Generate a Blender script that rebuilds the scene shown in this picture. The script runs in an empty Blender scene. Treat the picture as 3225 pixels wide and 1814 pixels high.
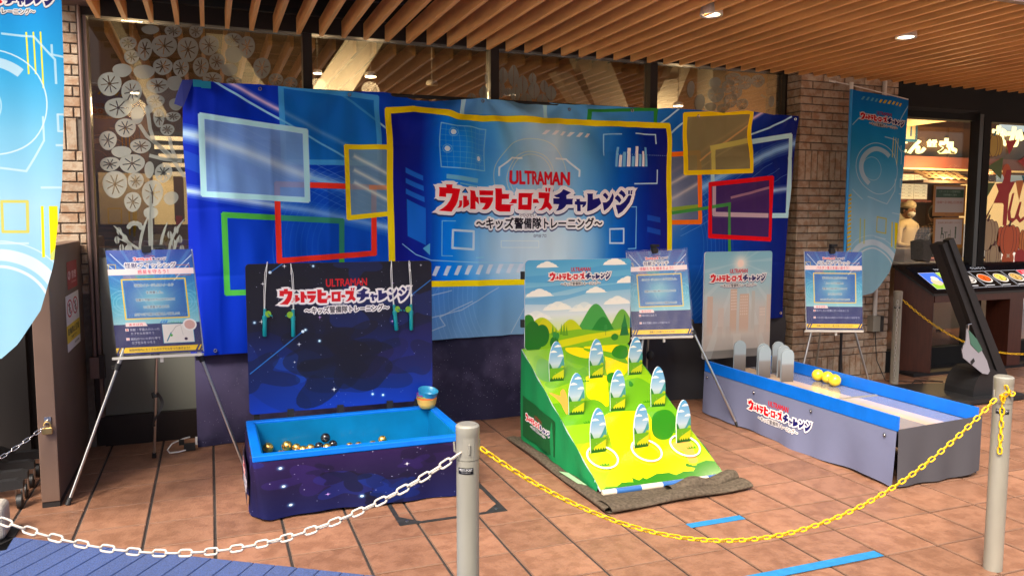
import bpy, math, random
import numpy as np
from mathutils import Vector, Matrix
random.seed(7); np.random.seed(7)
SC = bpy.context.scene
COL = SC.collection
R = math.radians

# ------------------------------------------------------------------ camera
PITCH, YAW, ROLL = R(5.264), R(21.036), R(0.089)
fw = Vector((math.sin(YAW)*math.cos(PITCH), math.cos(YAW)*math.cos(PITCH), -math.sin(PITCH)))
rt = Vector((math.cos(YAW), -math.sin(YAW), 0)); up = rt.cross(fw)
rt2 = rt*math.cos(ROLL)+up*math.sin(ROLL); up2 = -rt*math.sin(ROLL)+up*math.cos(ROLL)
cd = bpy.data.cameras.new('camera'); cam = bpy.data.objects.new('camera', cd); COL.objects.link(cam)
CAMLOC = Vector((0, 0, 1.4561))
cam.matrix_world = Matrix(((rt2.x, up2.x, -fw.x, CAMLOC.x), (rt2.y, up2.y, -fw.y, CAMLOC.y), (rt2.z, up2.z, -fw.z, CAMLOC.z), (0, 0, 0, 1)))
cd.sensor_width = 36; cd.lens = 27.585; cd.clip_start = 0.05; cd.clip_end = 400
SC.camera = cam
# ------------------------------------------------------------------ light
SUN_EL, SUN_AZ = R(50), R(222)
wd = bpy.data.worlds.new('World'); SC.world = wd; wd.use_nodes = True
wn = wd.node_tree; wn.nodes.clear()
sky = wn.nodes.new('ShaderNodeTexSky'); sky.sky_type = 'NISHITA'; sky.sun_disc = False
sky.sun_elevation = SUN_EL; sky.sun_rotation = SUN_AZ; sky.air_density = 1.0; sky.dust_density = 5.0; sky.ozone_density = 0.3
bg = wn.nodes.new('ShaderNodeBackground'); bg.inputs[1].default_value = 0.13
wo = wn.nodes.new('ShaderNodeOutputWorld'); wn.links.new(sky.outputs[0], bg.inputs[0]); wn.links.new(bg.outputs[0], wo.inputs[0])
sl = bpy.data.lights.new('sun', 'SUN'); sl.energy = 1.8; sl.angle = R(18); sl.color = (1.0, 0.92, 0.80)
so = bpy.data.objects.new('sun', sl); COL.objects.link(so)
sd = Vector((math.sin(SUN_AZ)*math.cos(SUN_EL), math.cos(SUN_AZ)*math.cos(SUN_EL), math.sin(SUN_EL)))
so.rotation_euler = sd.to_track_quat('Z', 'Y').to_euler(); so.location = sd*20
SC.view_settings.view_transform = 'Standard'; SC.view_settings.look = 'None'
SC.view_settings.gamma = 1.0; SC.view_settings.use_curve_mapping = False
SC.view_settings.exposure = 1.38
SC.render.engine = 'CYCLES'
SC.cycles.use_denoising = True
SC.cycles.max_bounces = 8; SC.cycles.transparent_max_bounces = 16
SC.cycles.sample_clamp_indirect = 6.0
SC.cycles.caustics_reflective = False; SC.cycles.caustics_refractive = False

# ------------------------------------------------------------------ helpers
class MB:
    def __init__(s): s.v=[]; s.f=[]; s.uv=[]; s.m=[]
    def add(s, vs, fs, uvs=None, mi=0):
        o=len(s.v); s.v += [tuple(v) for v in vs]
        for k,f in enumerate(fs):
            s.f.append([i+o for i in f]); s.uv.append(uvs[k] if uvs else None); s.m.append(mi)
    def box(s, a, b, mi=0, mat=None):
        x0,y0,z0=a; x1,y1,z1=b
        vs=[(x0,y0,z0),(x1,y0,z0),(x1,y1,z0),(x0,y1,z0),(x0,y0,z1),(x1,y0,z1),(x1,y1,z1),(x0,y1,z1)]
        if mat is not None: vs=[mat@Vector(v) for v in vs]
        s.add(vs, [(0,3,2,1),(4,5,6,7),(0,1,5,4),(1,2,6,5),(2,3,7,6),(3,0,4,7)], None, mi)
    def tube(s, pts, r, n=8, caps=True, mi=0):
        pts=[Vector(p) for p in pts]; rs=r if isinstance(r,(list,tuple)) else [r]*len(pts)
        vs=[]; fs=[]; prev=None
        for i,p in enumerate(pts):
            t=(pts[min(i+1,len(pts)-1)]-pts[max(i-1,0)]).normalized()
            if prev is None:
                a=Vector((0,0,1)) if abs(t.z)<.9 else Vector((1,0,0)); nx=t.cross(a).normalized()
            else: nx=(prev-t*prev.dot(t)).normalized()
            prev=nx; ny=t.cross(nx)
            for k in range(n):
                q=2*math.pi*k/n; vs.append(p+(nx*math.cos(q)+ny*math.sin(q))*rs[i])
        for i in range(len(pts)-1):
            for k in range(n):
                k2=(k+1)%n; fs.append((i*n+k,i*n+k2,(i+1)*n+k2,(i+1)*n+k))
        if caps: fs.append(tuple(range(n))[::-1]); fs.append(tuple((len(pts)-1)*n+k for k in range(n)))
        s.add(vs,fs,None,mi)
    def ring(s, c, R_, r, n=32, m=8, u=Vector((1,0,0)), w=Vector((0,1,0)), mi=0):
        nn=u.cross(w).normalized(); vs=[]; fs=[]
        for i in range(n):
            q=2*math.pi*i/n; d=u*math.cos(q)+w*math.sin(q)
            for k in range(m):
                a=2*math.pi*k/m; vs.append(Vector(c)+d*(R_+r*math.cos(a))+nn*r*math.sin(a))
        for i in range(n):
            for k in range(m): fs.append((i*m+k,((i+1)%n)*m+k,((i+1)%n)*m+(k+1)%m,i*m+(k+1)%m))
        s.add(vs,fs,None,mi)
    def lathe(s, c, prof, n=24, mi=0, axis='z', closed=False):
        vs=[]; fs=[]; P=len(prof)
        for r,h in prof:
            for k in range(n):
                q=2*math.pi*k/n; a=(r*math.cos(q), r*math.sin(q))
                p=(a[0],a[1],h) if axis=='z' else ((a[0],-h,a[1]) if axis=='y' else (h,a[0],a[1]))
                vs.append((c[0]+p[0],c[1]+p[1],c[2]+p[2]))
        for i in range(P-1):
            for k in range(n): fs.append((i*n+k,i*n+(k+1)%n,(i+1)*n+(k+1)%n,(i+1)*n+k))
        if not closed:
            if prof[0][0]>1e-6: fs.append(tuple(range(n))[::-1])
            if prof[-1][0]>1e-6: fs.append(tuple((P-1)*n+k for k in range(n)))
        s.add(vs,fs,None,mi)
    def prism(s, poly, f0, f1, mi=0):
        """poly of 2D points, f0/f1 map (a,b)->3D for the two sides"""
        n=len(poly); vs=[f0(*p) for p in poly]+[f1(*p) for p in poly]
        fs=[tuple(range(n))[::-1], tuple(range(n,2*n))]+[(i,(i+1)%n,n+(i+1)%n,n+i) for i in range(n)]
        s.add(vs,fs,None,mi)
    def sphere(s, c, r, n=16, m=10, mi=0, sc=(1,1,1)):
        vs=[(c[0],c[1],c[2]-r*sc[2])]; fs=[]
        for i in range(1,m):
            a=math.pi*i/m
            for k in range(n):
                q=2*math.pi*k/n; vs.append((c[0]+r*sc[0]*math.sin(a)*math.cos(q), c[1]+r*sc[1]*math.sin(a)*math.sin(q), c[2]-r*sc[2]*math.cos(a)))
        vs.append((c[0],c[1],c[2]+r*sc[2])); L=len(vs)-1
        for k in range(n): fs.append((0,1+(k+1)%n,1+k))
        for i in range(m-2):
            for k in range(n): fs.append((1+i*n+k,1+i*n+(k+1)%n,1+(i+1)*n+(k+1)%n,1+(i+1)*n+k))
        for k in range(n): fs.append((L,1+(m-2)*n+k,1+(m-2)*n+(k+1)%n))
        s.add(vs,fs,None,mi)
    def grid(s, nu, nv, fn, uvf=None, mi=0):
        vs=[fn(i/nu,j/nv) for j in range(nv+1) for i in range(nu+1)]
        fs=[];uvs=[]
        for j in range(nv):
            for i in range(nu):
                a=j*(nu+1)+i; q=(a,a+1,a+nu+2,a+nu+1); fs.append(q)
                if uvf: uvs.append([uvf(*vs[t]) for t in q])
                else: uvs.append([(i/nu,j/nv),((i+1)/nu,j/nv),((i+1)/nu,(j+1)/nv),(i/nu,(j+1)/nv)])
        s.add(vs,fs,uvs,mi)
    def mesh(s, name, mats, smooth=False):
        me=bpy.data.meshes.new(name); me.from_pydata([tuple(v) for v in s.v],[],s.f); 
        if any(u is not None for u in s.uv):
            ul=me.uv_layers.new(name='UVMap'); flat=[]
            for f,u in zip(s.f,s.uv):
                flat += [c for p in (u if u is not None else [(0.001,0.001)]*len(f)) for c in p]
            ul.data.foreach_set('uv', flat)
        for m in (mats if isinstance(mats,(list,tuple)) else [mats]): me.materials.append(m)
        me.polygons.foreach_set('material_index', s.m)
        if smooth:
            me.polygons.foreach_set('use_smooth',[True]*len(me.polygons))
            if smooth!='all':
                me.set_sharp_from_angle(angle=R(40))
        me.update(); return me
def link(name, me, parent=None, loc=None, **tags):
    o=bpy.data.objects.new(name, me); COL.objects.link(o)
    if parent is not None: o.parent=parent
    if loc is not None: o.location=loc
    for k,v in tags.items(): o[k]=v
    return o
def part(name, mb, mats, parent=None, smooth=False, **tags):
    return link(name, mb.mesh(name, mats, smooth), parent, None, **tags)
def thing(name, label, cat, group=None, loc=(0,0,0), rz=0):
    o=link(name, None, None, loc, label=label, category=cat)
    o.rotation_euler.z=rz; o.empty_display_size=.05
    if group: o['group']=group
    return o
def tag(o, label, cat, group=None):
    o['label']=label; o['category']=cat
    if group: o['group']=group
    return o
def copy_tree(o, parent=None):
    c=o.copy(); COL.objects.link(c); c.parent=parent
    for ch in list(o.children): copy_tree(ch, c)
    return c

# ------------------------------------------------------------------ materials
MATS={}
def mat(name, col, rough=.6, metal=0, noise=0, nscale=20, bump=0, bscale=60, spec=.5, coat=0, emit=None, estr=0, sheen=0, alpha=1, rand=0, trans=0, aniso=None, detail=4):
    m=bpy.data.materials.new(name); m.use_nodes=True; nt=m.node_tree; N=nt.nodes; Lk=nt.links
    b=N['Principled BSDF']; b.inputs['Roughness'].default_value=rough; b.inputs['Metallic'].default_value=metal
    b.inputs['Base Color'].default_value=(*col,1); b.inputs['Specular IOR Level'].default_value=spec
    b.inputs['Coat Weight'].default_value=coat; b.inputs['Coat Roughness'].default_value=.15
    b.inputs['Sheen Weight'].default_value=sheen; b.inputs['Alpha'].default_value=alpha
    b.inputs['Transmission Weight'].default_value=trans
    if emit: b.inputs['Emission Color'].default_value=(*emit,1); b.inputs['Emission Strength'].default_value=estr
    tc=N.new('ShaderNodeTexCoord')
    src=tc.outputs['Object']
    if noise or rand:
        hs=N.new('ShaderNodeHueSaturation'); hs.inputs['Color'].default_value=(*col,1)
        val=None
        if noise:
            nz=N.new('ShaderNodeTexNoise'); nz.inputs['Scale'].default_value=nscale; nz.inputs['Detail'].default_value=detail
            if aniso:
                mp=N.new('ShaderNodeMapping'); mp.inputs['Scale'].default_value=aniso; Lk.new(src,mp.inputs[0]); Lk.new(mp.outputs[0],nz.inputs['Vector'])
            else: Lk.new(src,nz.inputs['Vector'])
            mr=N.new('ShaderNodeMapRange'); mr.inputs[1].default_value=.3; mr.inputs[2].default_value=.7; mr.inputs[3].default_value=1-noise; mr.inputs[4].default_value=1+noise
            Lk.new(nz.outputs[0],mr.inputs[0]); val=mr.outputs[0]
        if rand:
            oi=N.new('ShaderNodeObjectInfo'); mr2=N.new('ShaderNodeMapRange'); mr2.inputs[3].default_value=1-rand; mr2.inputs[4].default_value=1+rand
            Lk.new(oi.outputs['Random'],mr2.inputs[0])
            if val:
                mu=N.new('ShaderNodeMath'); mu.operation='MULTIPLY'; Lk.new(val,mu.inputs[0]); Lk.new(mr2.outputs[0],mu.inputs[1]); val=mu.outputs[0]
            else: val=mr2.outputs[0]
        Lk.new(val,hs.inputs['Value']); Lk.new(hs.outputs[0],b.inputs['Base Color'])
    if bump:
        nb=N.new('ShaderNodeTexNoise'); nb.inputs['Scale'].default_value=bscale; nb.inputs['Detail'].default_value=5; Lk.new(src,nb.inputs['Vector'])
        bp=N.new('ShaderNodeBump'); bp.inputs['Strength'].default_value=bump; bp.inputs['Distance'].default_value=.01
        Lk.new(nb.outputs[0],bp.inputs['Height']); Lk.new(bp.outputs[0],b.inputs['Normal'])
    MATS[name]=m; return m

# ------------------------------------------------------------------ print painter (flat print computed here, no files)
SS=4
def _cov(polys,w,h,holes=False):
    E=[]
    for p in polys:
        p=np.asarray(p,float)
        if len(p)<3: continue
        E.append(np.hstack([p,np.roll(p,-1,0)]))
    if not E: return None
    E=np.vstack(E); x0,y0,x1,y1=E.T
    ya=max(0,int(math.floor(min(y0.min(),y1.min())))); yb=min(h,int(math.ceil(max(y0.max(),y1.max())))+1)
    xa=max(0,int(math.floor(min(x0.min(),x1.min())))-1); xb=min(w,int(math.ceil(max(x0.max(),x1.max())))+2)
    if yb<=ya or xb<=xa: return None
    H=yb-ya; W=xb-xa
    sy0=(y0-ya)*SS-.5; sy1=(y1-ya)*SS-.5
    dr=np.where(sy1>sy0,1,-1); lo=np.minimum(sy0,sy1); hi=np.maximum(sy0,sy1)
    r0=np.clip(np.ceil(lo),0,H*SS).astype(int); r1=np.clip(np.ceil(hi),0,H*SS).astype(int); n=np.maximum(r1-r0,0)
    k=np.repeat(np.arange(len(n)),n)
    if len(k)==0: return None
    row=np.arange(len(k))-np.repeat(np.cumsum(n)-n,n)+r0[k]
    t=(row-sy0[k])/(sy1[k]-sy0[k]); X=np.clip(x0[k]+t*(x1[k]-x0[k])-xa,0,W-1.001); D=dr[k]
    o=np.lexsort((X,row)); row=row[o];X=X[o];D=D[o]
    cs=np.cumsum(D); inside=cs!=0
    m=inside[:-1]&(row[:-1]==row[1:])
    ra=row[:-1][m]//SS; A=X[:-1][m]; B=X[1:][m]
    buf=np.zeros((H,W+2),np.float32)
    def acc(x,s):
        i=np.floor(x).astype(int); f=x-i
        np.add.at(buf,(ra,i),s*(1-f)/SS); np.add.at(buf,(ra,i+1),s*f/SS)
    acc(A,1.0);acc(B,-1.0)
    return ya,xa,np.clip(np.cumsum(buf,1)[:,:W],0,1)
class Canvas:
    """local coordinates x right, y down; s = pixels per local unit"""
    def __init__(c,w,h,s,x0=0,y0=0,bg=(1,1,1)):
        c.s=s;c.x0=x0;c.y0=y0;c.w=int(round(w*s));c.h=int(round(h*s)); c.a=np.empty((c.h,c.w,3),np.float32); c.a[:]=np.array(bg)/255.
    def T(c,P): return (np.asarray(P,float)-(c.x0,c.y0))*c.s
    def mask(c,polys,T=True):
        M=np.zeros((c.h,c.w),np.float32); r=_cov([c.T(p) if T else p for p in polys],c.w,c.h)
        if r: y,x,k=r; M[y:y+k.shape[0],x:x+k.shape[1]]=k[:, :c.w-x]
        return M
    def blend(c,M,col,al=1.0):
        M=(M*al)[...,None]; col=np.array(col,np.float32)/255. if not isinstance(col,np.ndarray) else col
        c.a=c.a*(1-M)+col*M
    def fill(c,polys,col,al=1.0):
        r=_cov([c.T(p) for p in polys],c.w,c.h)
        if not r: return
        y,x,k=r; k=k[:, :c.w-x]; sl_=c.a[y:y+k.shape[0],x:x+k.shape[1]]; K=(k*al)[...,None]
        sl_[:]=sl_*(1-K)+np.array(col,np.float32)/255.*K
    def rect(c,x0,y0,x1,y1,col,al=1.0): c.fill([[(x0,y0),(x1,y0),(x1,y1),(x0,y1)]],col,al)
    def line(c,pts,wd,col,al=1.0):
        pts=[np.array(p,float) for p in pts]; Q=[]
        for a,b in zip(pts[:-1],pts[1:]):
            d=b-a; l=np.hypot(*d)
            if l<1e-9: continue
            n=np.array([-d[1],d[0]])/l*wd/2; e=d/l*wd*.3
            Q.append([a-e+n,a-e-n,b+e-n,b+e+n])
        c.fill(Q,col,al)
    def frame(c,P,wd,col,al=1.0,fillc=None,fa=.6):
        if fillc: c.fill([P],fillc,fa)
        c.line(list(P)+[P[0]],wd,col,al)
    def ell(c,x,y,rx,ry,col,al=1.0,n=40):
        c.fill([[(x+rx*math.cos(2*math.pi*i/n),y+ry*math.sin(2*math.pi*i/n)) for i in range(n)]],col,al)
    def arc(c,x,y,r,a0,a1,wd,col,al=1.0,n=40):
        c.line([(x+r*math.cos(a0+(a1-a0)*i/n),y+r*math.sin(a0+(a1-a0)*i/n)) for i in range(n+1)],wd,col,al)
    def glow(c,x,y,rx,ry,col,al=1.0,p=2.0):
        X,Y=np.meshgrid((np.arange(c.w)+.5)/c.s+c.x0,(np.arange(c.h)+.5)/c.s+c.y0)
        d=np.exp(-(((X-x)/rx)**2+((Y-y)/ry)**2)**(p/2)); c.blend(d.astype(np.float32),col,al)
    def streak(c,pts,wd,col,al=1.0):
        for k,f in ((2.4,.16),(1.6,.25),(1.0,.4),(.5,.6)): c.line(pts,wd*k,col,al*f)
    def vgrad(c,stops):
        t=np.linspace(0,1,c.h); ks=[s_[0] for s_ in stops]
        c.a[:]=np.stack([np.interp(t,ks,[s_[1][i] for s_ in stops]) for i in range(3)],-1)[:,None,:]/255.
    def star(c,x,y,r,col=(255,255,255),al=1.0):
        c.fill([[(x,y-r),(x+r*.12,y-r*.12),(x+r,y),(x+r*.12,y+r*.12),(x,y+r),(x-r*.12,y+r*.12),(x-r,y),(x-r*.12,y-r*.12)]],col,al)
    def text(c,body,x0,y0,x1,y1,col,bold=.0,al=1.0,outline=0,ocol=(240,235,232),shadow=0,angle=0,font='cjk',fit='box'):
        P=text_poly(body,0.0); 
        if not P: return
        al_=np.vstack(P); mn=al_.min(0); mx=al_.max(0)
        sx=(x1-x0)/(mx[0]-mn[0]); sy=(y1-y0)/(mx[1]-mn[1])
        Q=[np.stack([(p[:,0]-mn[0])*sx+x0,y1-(p[:,1]-mn[1])*sy],1) for p in P]
        if angle:
            cx,cy=(x0+x1)/2,(y0+y1)/2; ca,sa=math.cos(angle),math.sin(angle)
            Q=[np.stack([cx+(q[:,0]-cx)*ca-(q[:,1]-cy)*sa, cy+(q[:,0]-cx)*sa+(q[:,1]-cy)*ca],1) for q in Q]
        bpx=bold*1.15*(y1-y0)*c.s
        if outline:
            M=dilate(c.mask(Q),outline*c.s+bpx)
            if shadow: c.blend(shift(M,shadow*c.s),(40,45,80),al*.9)
            c.blend(M,ocol,al)
        if bpx>.35:
            M=dilate(c.mask(Q),bpx); c.blend(M,col,al)
        else: c.fill(Q,col,al)
    def image(c,name):
        im=bpy.data.images.new(name,c.w,c.h); px=np.ones((c.h,c.w,4),np.float32); px[...,:3]=np.clip(c.a[::-1],0,1)
        im.pixels.foreach_set(px.ravel()); im.update(); im.pack(); return im
def shift(M,d):
    d=int(round(d)); o=np.zeros_like(M); 
    if d<=0: return M
    o[d:]=M[:-d]; return o
def dilate(M,r):
    if r<.3: return M
    o=M.copy(); R_=int(math.ceil(r))
    ys,xs=np.nonzero(M>.02)
    if len(ys)==0: return M
    a=max(0,ys.min()-R_-1);b=min(M.shape[0],ys.max()+R_+2);e=max(0,xs.min()-R_-1);g=min(M.shape[1],xs.max()+R_+2)
    S=np.pad(M[a:b,e:g],R_); H,W=b-a,g-e; acc=M[a:b,e:g].copy()
    for dy in range(-R_,R_+1):
        for dx in range(-R_,R_+1):
            d=math.hypot(dx,dy)
            if d>r+.5: continue
            k=min(1.0,r+.5-d); np.maximum(acc,S[R_+dy:R_+dy+H,R_+dx:R_+dx+W]*k,out=acc)
    o[a:b,e:g]=acc; return o
_TC={}
_tc=bpy.data.curves.new('lettering','FONT'); _tc.fill_mode='NONE'; _tc.resolution_u=3
_to=bpy.data.objects.new('lettering',_tc); COL.objects.link(_to)
def text_poly(body,bold=0.0):
    k=(body,round(bold,3))
    if k in _TC: return _TC[k]
    _tc.body=body; _tc.offset=bold; bpy.context.view_layer.update()
    dg=bpy.context.evaluated_depsgraph_get(); oe=_to.evaluated_get(dg); me=oe.to_mesh()
    n=len(me.vertices); co=np.empty(n*3); me.vertices.foreach_get('co',co); co=co.reshape(-1,3)[:,:2]
    ed=np.empty(len(me.edges)*2,int); me.edges.foreach_get('vertices',ed); ed=ed.reshape(-1,2)
    nx=dict(); 
    for a,b in ed: nx.setdefault(int(a),[]).append(int(b)); nx.setdefault(int(b),[]).append(int(a))
    seen=set(); out=[]
    for s0 in range(n):
        if s0 in seen or s0 not in nx: continue
        lp=[s0]; seen.add(s0); cur=s0
        # follow vertex order so that winding is kept
        nb=[q for q in nx[cur] if q not in seen]
        if not nb: continue
        cur=min(nb) if (s0+1) in nb else nb[0]
        if (s0+1) in nb: cur=s0+1
        while True:
            lp.append(cur); seen.add(cur); nb=[q for q in nx[cur] if q not in seen]
            if not nb: break
            cur=nb[0]
        if len(lp)>2: out.append(co[lp])
    oe.to_mesh_clear(); _TC[k]=out; return out
LRED=[[(65,37),(94,37),(92,43),(92,52),(127,56),(122,77),(117,105),(108,126),(89,152),(34,148),(52,137),(68,123),(81,105),(89,88),(92,76),(65,75),(65,90),(35,88),(37,54),(33,49),(67,50)],[(123,104),(137,104),(137,122),(133,131),(126,135),(115,137),(122,128),(124,117)],[(141,84),(163,85),(161,89),(162,103),(169,100),(175,119),(165,127),(142,137)],[(177,59),(204,62),(204,69),(209,87),(220,89),(222,120),(214,113),(205,106),(206,141),(178,140),(179,133),(180,66)],[(224,59),(287,60),(285,80),(225,80)],[(224,88),(286,89),(284,104),(276,121),(267,135),(258,141),(248,143),(234,141),(245,129),(252,115),(228,113)],[(294,50),(326,50),(327,74),(362,74),(357,77),(357,95),(325,96),(324,119),(379,120),(364,126),(362,151),(316,151),(303,146),(296,137),(296,54)],[(370,96),(389,96),(389,115),(356,115),(366,108)],[(396,70),(470,69),(460,77),(460,143),(396,142)],[(412,89),(413,121),(439,120),(439,89)],[(466,95),(489,95),(493,105),(499,112),(466,113)],[(495,65),(558,66),(556,80),(551,108),(558,114),(570,132),(556,146),(549,138),(538,130),(525,138),(511,144),(492,144),(509,134),(519,118),(525,105),(527,92),(495,91)],[(534,44),(545,44),(544,62),(535,62)],[(550,45),(565,44),(560,51),(559,62),(550,62)]]
LNAV=[[(626,49),(659,64),(638,77),(639,92),(669,92),(665,98),(665,118),(638,118),(630,131),(619,140),(606,145),(590,147),(600,135),(606,118),(606,117),(576,116),(576,90),(608,90),(609,87),(593,85),(580,77),(595,74),(610,67),(619,60)],[(680,93),(700,93),(697,99),(701,104),(729,104),(728,117),(719,129),(709,130),(715,119),(702,119),(705,148),(688,148),(686,119),(675,117),(676,104),(683,103),(684,98)],[(729,68),(763,68),(761,73),(762,95),(793,87),(804,112),(780,132),(758,143),(735,149),(735,101),(734,74)],[(825,63),(837,71),(845,81),(836,94),(826,85),(811,75),(816,69)],[(871,63),(878,79),(873,100),(858,120),(840,135),(821,146),(816,128),(811,108),(833,107),(851,96),(863,80)],[(918,49),(932,60),(939,73),(929,86),(921,74),(904,64)],[(897,72),(910,83),(917,96),(907,109),(897,98),(882,88)],[(953,73),(965,74),(966,79),(958,105),(940,130),(922,148),(900,161),(895,140),(888,118),(910,118),(926,108),(939,96)],[(950,51),(958,51),(957,69),(950,68)],[(962,51),(972,50),(968,56),(969,69),(961,69)]]
LWHT=[[(43,23),(118,28),(94,50),(65,50)],[(11,37),(65,40),(65,92),(13,98),(25,82),(25,60)],[(0,156),(91,163),(108,147),(83,123),(68,102),(52,123)],[(265,39),(336,40),(336,68),(294,61)],[(213,40),(230,53),(217,76)],[(125,43),(211,52),(211,76),(126,77)],[(619,36),(680,67),(649,79)],[(710,56),(785,56),(766,85),(727,86)],[(869,39),(882,66),(860,68)],[(941,41),(998,38),(980,63),(978,79),(959,67)],[(917,34),(929,48),(904,48)],[(894,176),(918,160),(906,128),(885,128)],[(814,161),(829,150),(825,128),(809,128)],[(551,166),(564,155),(542,139)],[(161,150),(227,153),(222,122),(174,131)],[(385,46),(400,60),(385,74)]]
LHOLE=[[(133,71),(152,51),(169,72)]]

def logo(c,x,y,w,shadow=True,sub=True,outl=9,ultra=True,skew=0.0):
    """event logo in its own lettering; x,y = left/top of the big line, w = its width"""
    k=w/1000.
    def Q(P): return [[(x+a*k,y+b*k+skew*a*k) for a,b in p] for p in P]
    red=c.mask(Q(LRED)) ; nav=c.mask(Q(LNAV)); wht=c.mask(Q(LWHT))
    M=np.maximum(dilate(np.maximum(c.mask(Q([p for i,p in enumerate(LRED) if i!=9])),nav),17*k*c.s),wht)
    M=np.clip(M-c.mask(Q(LHOLE)),0,1)
    if shadow: c.blend(shift(M,8*k*c.s),(35,40,80),.85)
    c.blend(M,(238,232,230)); c.blend(red,(214,0,24)); c.blend(nav,(26,24,96))
    if ultra: c.text('ULTRAMAN',x+359*k,y-26*k+skew*w*.5,x+652*k,y+30*k+skew*w*.5,(205,15,30),bold=.05)
    if sub:
        c.text('〜キッズ警備隊トレーニング〜',x+207*k,y+178*k+skew*w*.5,x+811*k,y+226*k+skew*w*.5,(18,14,24),bold=.035,outline=max(outl*k,.7/c.s),shadow=6*k if shadow else 0)
        if w*c.s>300: c.text('けいびたい',x+404*k,y+159*k,x+483*k,y+175*k,(40,30,40),bold=.004,outline=5*k)
def printmat(name,cv,rough=.55,coat=0,bump=0,bscale=8,spec=.4,emit=0,sheen=0,aniso=None,bdist=.01,gain=1.0):
    m=bpy.data.materials.new(name); m.use_nodes=True; nt=m.node_tree; N=nt.nodes; Lk=nt.links; b=N['Principled BSDF']
    t=N.new('ShaderNodeTexImage'); t.image=cv.image(name) if isinstance(cv,Canvas) else cv; t.extension='EXTEND'
    out=t.outputs[0]
    if gain!=1.0:
        hs=N.new('ShaderNodeHueSaturation'); hs.inputs['Value'].default_value=gain; Lk.new(out,hs.inputs['Color']); out=hs.outputs[0]
    Lk.new(out,b.inputs['Base Color'])
    b.inputs['Roughness'].default_value=rough; b.inputs['Coat Weight'].default_value=coat; b.inputs['Coat Roughness'].default_value=.12
    b.inputs['Specular IOR Level'].default_value=spec; b.inputs['Sheen Weight'].default_value=sheen
    if emit: Lk.new(out,b.inputs['Emission Color']); b.inputs['Emission Strength'].default_value=emit
    if bump:
        tc=N.new('ShaderNodeTexCoord'); nb=N.new('ShaderNodeTexNoise'); nb.inputs['Scale'].default_value=bscale; nb.inputs['Detail'].default_value=4
        if aniso:
            mp=N.new('ShaderNodeMapping'); mp.inputs['Scale'].default_value=aniso; Lk.new(tc.outputs['Object'],mp.inputs[0]); Lk.new(mp.outputs[0],nb.inputs['Vector'])
        else: Lk.new(tc.outputs['Object'],nb.inputs['Vector'])
        bp=N.new('ShaderNodeBump'); bp.inputs['Strength'].default_value=bump; bp.inputs['Distance'].default_value=bdist
        Lk.new(nb.outputs[0],bp.inputs['Height']); Lk.new(bp.outputs[0],b.inputs['Normal'])
    return m
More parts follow.
